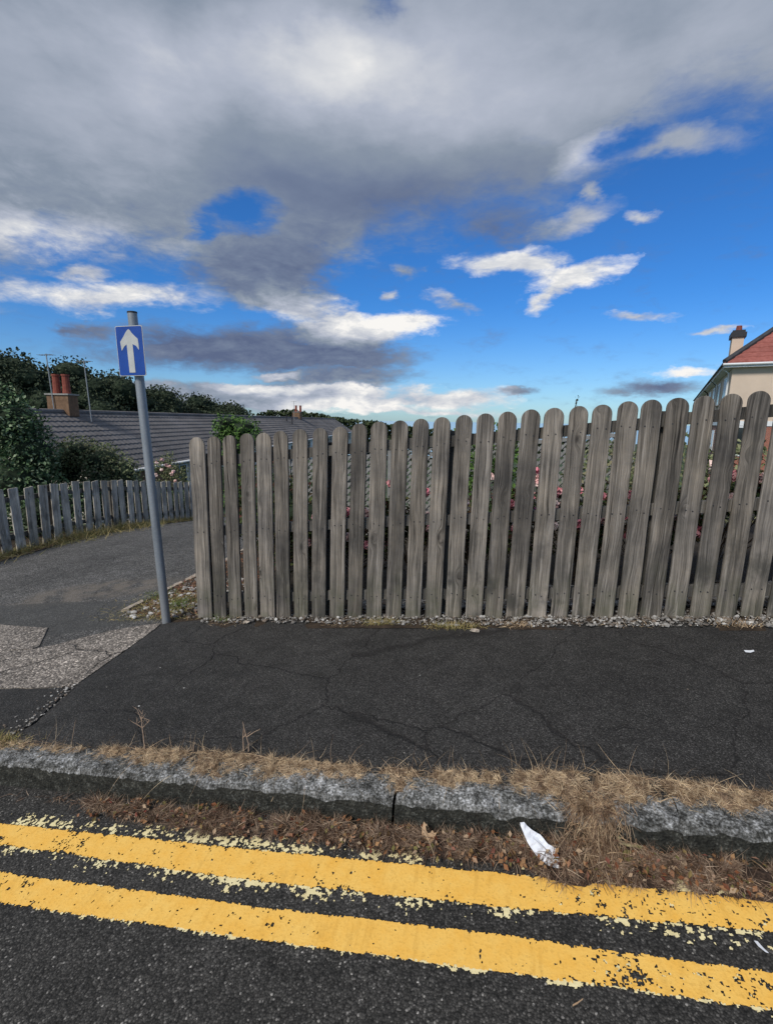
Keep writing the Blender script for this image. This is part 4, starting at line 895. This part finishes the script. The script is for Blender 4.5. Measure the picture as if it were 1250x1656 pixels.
def woodland(name, pts, hgt, N, size, mt, lab):
    P = []
    for _ in range(N):
        k = random.random()*(len(pts)-1); i = int(k); f = k-i; x = pts[i][0]*(1-f)+pts[i+1][0]*f; y = pts[i][1]*(1-f)+pts[i+1][1]*f; tz = pts[i][2]*(1-f)+pts[i+1][2]*f
        z0 = terr(x, y); env = tz+ (mnoise.noise(Vector((x*.25, y*.1, 0)))*1.3)
        P.append((x+random.uniform(-1, 1), y+random.uniform(-3, 3), z0+(env-z0)*random.random()**.45))
    V, F = leafquads(np.array(P), size, .2, .85); tag(mesh_obj(name, V, F, mt), lab, 'woodland', kind='stuff')
random.seed(5)
woodland('distant_hedge', [(-66, 128, 3.6), (-55, 136, 3.6), (-42, 141, 1.2)], 5, 5200, 1.0, 'far_leaf', 'far low hedge and trees behind the second chimney')
woodland('distant_trees', [(-42, 150, 1.2), (-33, 152, .4), (-22, 155, -.6), (-12, 156, -2.6), (5, 158, -3.6), (40, 158, -4)], 5, 5200, 1.3, 'far_leaf', 'far dark tree line low over the left half of the tall fence')

# ------------------------------------------------------------------ house terrace on the right
hx, hy = 13.75, 26.7
def house_terrace():
    az_h = R(17); t0 = empty('house_terrace', (hx, hy, -.75), 'beige rendered house with red tiled hipped roof and its terrace running downhill', 'house', rot=(0, 0, -az_h))
    # local: +y runs away along the terrace, +x to the right (gable end wall at y=0)
    E, Wd, Ln, RHt = 5.48, 8.4, 44., 3.95
    MB().box(0, Wd, 0, Ln, 2.55, E).build('upper_wall', 'render_beige', t0)
    MB().box(-.004, Wd+.004, -.004, Ln, -1.5, 2.30).build('lower_wall', 'red_brick', t0)
    MB().box(-.05, Wd+.05, -.05, Ln+.05, 2.30, 2.55).build('white_band', 'white_plastic', t0)
    o_ = .42
    V = [(-o_, -o_, E), (Wd+o_, -o_, E), (Wd+o_, Ln+o_, E), (-o_, Ln+o_, E), (Wd/2, Wd/2, E+RHt), (Wd/2, Ln-Wd/2, E+RHt)]
    # front hip in courses of tiles
    cs = 15; Vt = []; Ft = []
    A = Vector(V[0]); Bv = Vector(V[1]); Cp = Vector(V[4])
    for j in range(cs):
        a = j/cs; b = (j+1)/cs
        p0, p1, q0, q1 = A.lerp(Cp, a), Bv.lerp(Cp, a), A.lerp(Cp, b), Bv.lerp(Cp, b); K = max(2, int((p1-p0).length/.3)); base = len(Vt)
        for k in range(K+1):
            f = k/K; hgt = .03*(k % 2); Vt += [tuple(p0.lerp(p1, f)+Vector((0, 0, .075+hgt))), tuple(q0.lerp(q1, f)+Vector((0, 0, .015+hgt))), tuple(p0.lerp(p1, f))]
        for k in range(K): p = base+k*3; q = p+3; Ft += [(p, q, q+1, p+1), (p+2, q+2, q, p)]
    o = mesh_obj('roof_tiles', Vt, Ft, 'red_tile', t0); o['kind'] = 'stuff'
    # side slopes in courses
    for side in (0, 1):
        Vt = []; Ft = []; x0 = -o_ if side == 0 else Wd+o_
        for j in range(cs):
            a = j/cs; b = (j+1)/cs
            def pt(f, y): return (x0+(Wd/2-x0)*f, y, E+RHt*f)
            ya, yb = -o_+(Wd/2+o_)*a, -o_+(Wd/2+o_)*b; base = len(Vt); K = 60
            for k in range(K+1):
                f = k/K; p = Vector(pt(a, ya+(Ln+o_-ya)*f)); q = Vector(pt(b, yb+(Ln+o_-yb)*f)); Vt += [tuple(p+Vector((0, 0, .07))), tuple(q+Vector((0, 0, .012))), tuple(p)]
            for k in range(K): p = base+k*3; q = p+3; Ft += [(p, q, q+1, p+1), (p+2, q+2, q, p)]
        o = mesh_obj('roof_tiles', Vt, Ft, 'red_tile', t0); o['kind'] = 'stuff'
    for pth in ([V[0], V[4]], [V[1], V[4]], [V[4], V[5]]):
        MB().tube([tuple(Vector(p)+Vector((0, 0, .1))) for p in pth], .13, 7).build('ridge_tiles', 'slate_roof', t0)
    # fascia, soffit, gutters
    MB().box(-o_+.01, Wd+o_-.01, -o_+.01, -o_+.05, E-.2, E-.005).build('fascia', 'white_plastic', t0)
    MB().box(-o_+.01, -o_+.05, -o_+.055, Ln+o_, E-.2, E-.005).build('fascia', 'white_plastic', t0)
    MB().box(-o_+.06, Wd+o_-.06, -o_+.06, -.005, E-.19, E-.16).build('soffit', 'white_plastic', t0)
    MB().box(-o_+.06, -.005, .0, Ln, E-.19, E-.16).build('soffit', 'white_plastic', t0)
    MB().tube([(-o_-.06, -o_-.06, E-.05), (Wd+o_, -o_-.06, E-.05)], .06, 8).build('gutter', 'white_plastic', t0)
    MB().tube([(-o_-.06, -o_, E-.05), (-o_-.06, Ln, E-.05)], .06, 8).build('gutter', 'dark_metal', t0)
    for y in (.5, 9, 9.6, 20, 31): MB().tube([(-o_, y, E-.15), (-.09, y, E-.45), (-.09, y, 0)], .05, 7).build('downpipe', 'white_plastic' if y < 9.5 else 'dark_metal', t0)
    for k in range(9):
        y = 1.8+k*4.7
        b = MB(); x = -.06; zz = E-1.9
        b.box(x, x+.05, y, y+1.9, zz, zz+.07).box(x, x+.05, y, y+1.9, zz+1.33, zz+1.4).box(x, x+.05, y, y+.07, zz+.07, zz+1.33).box(x, x+.05, y+1.83, y+1.9, zz+.07, zz+1.33).box(x, x+.05, y+.92, y+.98, zz+.07, zz+1.33)
        o = b.build('window', 'white_plastic', t0); MB().box(x+.01, x+.03, y+.03, y+1.87, zz+.03, zz+1.37).build('pane', 'dark_glass', o); MB().box(x-.12, x+.02, y-.06, y+1.96, zz-.07, zz-.002).build('sill', 'concrete_cap', o)
        o = MB().box(x, x+.05, y, y+1.9, .6, .67).box(x, x+.05, y, y+1.9, 1.93, 2.0).box(x, x+.05, y, y+.07, .67, 1.93).box(x, x+.05, y+1.83, y+1.9, .67, 1.93).build('window', 'white_plastic', t0); MB().box(x+.01, x+.03, y+.03, y+1.87, .63, 1.97).build('pane', 'dark_glass', o)
    # front (gable end) windows low down, white frames seen between the boards
    for x in (.45, 2.6, 5.2):
        o = MB().box(x, x+1.2, -.06, -.01, .7, .78).box(x, x+1.2, -.06, -.01, 2.2, 2.28).box(x, x+.09, -.06, -.01, .78, 2.2).box(x+1.11, x+1.2, -.06, -.01, .78, 2.2).box(x+.56, x+.64, -.055, -.01, .78, 2.2).build('window', 'white_plastic', t0)
        MB().box(x+.03, x+1.17, -.045, -.03, .73, 2.25).build('pane', 'dark_glass', o)
    for (cx_, cy_, tp, w_) in ((.25, 3.2, 2.1, .55), (1.2, 22., 2.5, .55), (1.2, 36, 2.4, .5)):
        c = MB().box(cx_-w_/2, cx_+w_/2, cy_-.55, cy_+.55, E+.3, E+tp-.38).build('chimney', 'render_beige', t0)
        MB().box(cx_-w_/2-.09, cx_+w_/2+.09, cy_-.65, cy_+.65, E+tp-.38, E+tp-.12).box(cx_-w_/2-.02, cx_+w_/2+.02, cy_-.6, cy_+.6, E+tp-.12, E+tp).build('chimney_cap', 'dark_metal', c)
        MB().tube([(cx_, cy_-.2, E+tp), (cx_, cy_-.2, E+tp+.28)], [.16, .13], 10).build('chimney_pot', 'terracotta', c)
    return t0
house_terrace()

# ------------------------------------------------------------------ small things
def twigweed(loc, hgt, lab, seed, forks):
    random.seed(seed); t0 = empty('dead_weed', loc, lab, 'weed', 'dead woody weeds by the kerb'); mb = MB()
    def grow(p, d, L, r, lev):
        pts = [p]; q = Vector(p); dd = Vector(d).normalized()
        for k in range(4):
            dd = (dd+Vector((random.uniform(-.22, .22), random.uniform(-.22, .22), random.uniform(-.06, .16)))).normalized(); q = q+dd*L/4; pts.append(tuple(q))
        mb.tube(pts, [r*(1-.16*k) for k in range(5)], 5)
        if lev:
            for k in range(forks):
                b = pts[random.randint(1, 4)]; a = random.uniform(0, 6.28); grow(b, (math.cos(a)*.9, math.sin(a)*.5, random.uniform(.3, 1)), L*random.uniform(.35, .6), r*.6, lev-1)
    grow((0, 0, 0), (0, 0, 1), hgt, .0036, 2)
    mb.build('branches', 'twig_wood', t0); return t0
twigweed((.702, -1.51, .086), .13, 'bushy dead twiggy weed at the kerb, left of the other', 3, 4)
twigweed((1.168, -1.475, .140), .12, 'dead weed with two bare upright shoots, right of the bushy one', 8, 1)
t0 = twigweed((1.192, -1.475, .142), .14, 'taller thin bare shoot at the kerb just right of the dead weed', 12, 1)
twigweed((.94, -1.50, .11), .04, 'tiny dead stalk at the kerb between the two larger weeds', 15, 1)
# white paper
def paper():
    out = [(0, .092), (.012, .094), (.030, .078), (.055, .068), (.072, .048), (.094, .040), (.100, .012), (.105, -.004), (.085, -.004), (.062, .002), (.040, .018), (.022, .040), (.010, .062)]
    bm = bmesh.new(); vs = [bm.verts.new((x, y, 0)) for x, y in out]; bm.faces.new(vs)
    bmesh.ops.triangulate(bm, faces=bm.faces[:]); bmesh.ops.subdivide_edges(bm, edges=bm.edges[:], cuts=3, use_grid_fill=True); bmesh.ops.triangulate(bm, faces=bm.faces[:])
    for v in bm.verts: v.co.z = .007*mnoise.noise(Vector((v.co.x*70, v.co.y*70, 2)))+.0035*mnoise.noise(Vector((v.co.x*170, v.co.y*170, 5)))
    me = bpy.data.meshes.new('crumpled_paper'); bm.to_mesh(me); bm.free(); me.materials.append(MATS['paper'])
    o = bpy.data.objects.new('crumpled_paper', me); col.objects.link(o)
    so_ = o.modifiers.new('thickness', 'SOLIDIFY'); so_.thickness = .0006
    o.scale = (1.15, 1.15, 1); o.location = (2.305, -1.80, .203); o.rotation_euler = (R(42), R(4), R(12)); tag(o, 'crumpled white piece of paper lying on the gutter debris', 'paper')
paper()
def leaf(name, loc, rot, size, mt, lab, pts, cat='leaf'):
    mb = MB(); P = [(x*size, .0, y*size) for x, y in pts]; o = mb.prism(P, (0, .0008, 0)).build(name, mt, None, loc)
    o.rotation_euler = rot; tag(o, lab, cat); return o
leaf('dead_leaf', (1.975, -1.735, .150), (R(-30), R(0), R(-10)), .052, 'pale_leaf', 'pale brown curled leaf standing on edge in the gutter left of the paper', [(.15, .0), (.75, -.1), (.9, .2), (1.0, .62), (.82, .55), (.70, .68), (.6, .48), (.42, .42), (.30, .55), (.16, .92), (.05, .98), (.02, .55), (.06, .25)])
leaf('dead_leaf', (2.60, -1.75, .235), (R(-50), R(10), R(20)), .04, 'litter_leaf', 'small dark reddish leaf in the gutter under the green twig', [(.1, 0), (.6, -.1), (1, .3), (.8, .7), (.3, .75), (0, .4)])
pod = empty('green_twig', (2.60, -1.70, .250), 'bent greenish stick lying in the gutter right of the overhanging tuft', 'stick')
MB().tube([(-.005, 0, .022), (-.008, 0, .012), (.0, 0, .003), (.02, 0, -.001), (.045, 0, .0), (.062, 0, .002)], [.004, .0055, .006, .005, .0045, .003], 8).build('stick', 'seed_pod', pod, smooth=True)
def scrap(loc, L, w_, rotz, mt, lab, cat='litter'):
    pts = [(-L/2, -w_/2), (-L*.1, -w_*.9), (L*.4, -w_*.4), (L/2, w_*.3), (L*.1, w_*.2), (-L*.4, w_*.5)]
    o = MB().prism([(x, y, 0) for x, y in pts], (0, 0, .0012)).build('paper_scrap', mt, None, loc); o.rotation_euler = (0, math.atan(-G), rotz); tag(o, lab, cat)
scrap((2.885, -1.928, .2335), .034, .007, R(-65), 'paper', 'tiny white scrap on the road between the yellow lines at the right edge', 'paper')
scrap((2.42, -2.131, .182), .035, .0025, R(35), 'pale_leaf', 'short pale grass stalk lying on the road below the lower yellow line', 'stalk')
scrap((3.464, -.455, .404), .05, .02, R(10), 'paper', 'pale flat scrap on the footway near the right end of the fence', 'litter')
o = bpy.data.objects.get('paper_scrap.001'); 
if o: o.name = 'grass_stalk'
V, F = stones(np.array([[2.07, -.235, G*2.07+.018]]), np.array([.026]), .45); tag(mesh_obj('pale_stone', V, F, 'edging'), 'single flat pale stone on the footway edge below the yellow tuft', 'stone')
V, F = stones(np.array([[.42, -.12, G*.42+.02], ]), np.array([.026]), .5); tag(mesh_obj('pale_stone', V, F, 'edging'), 'flat whitish stone at the fence foot under the fourth board', 'stone')
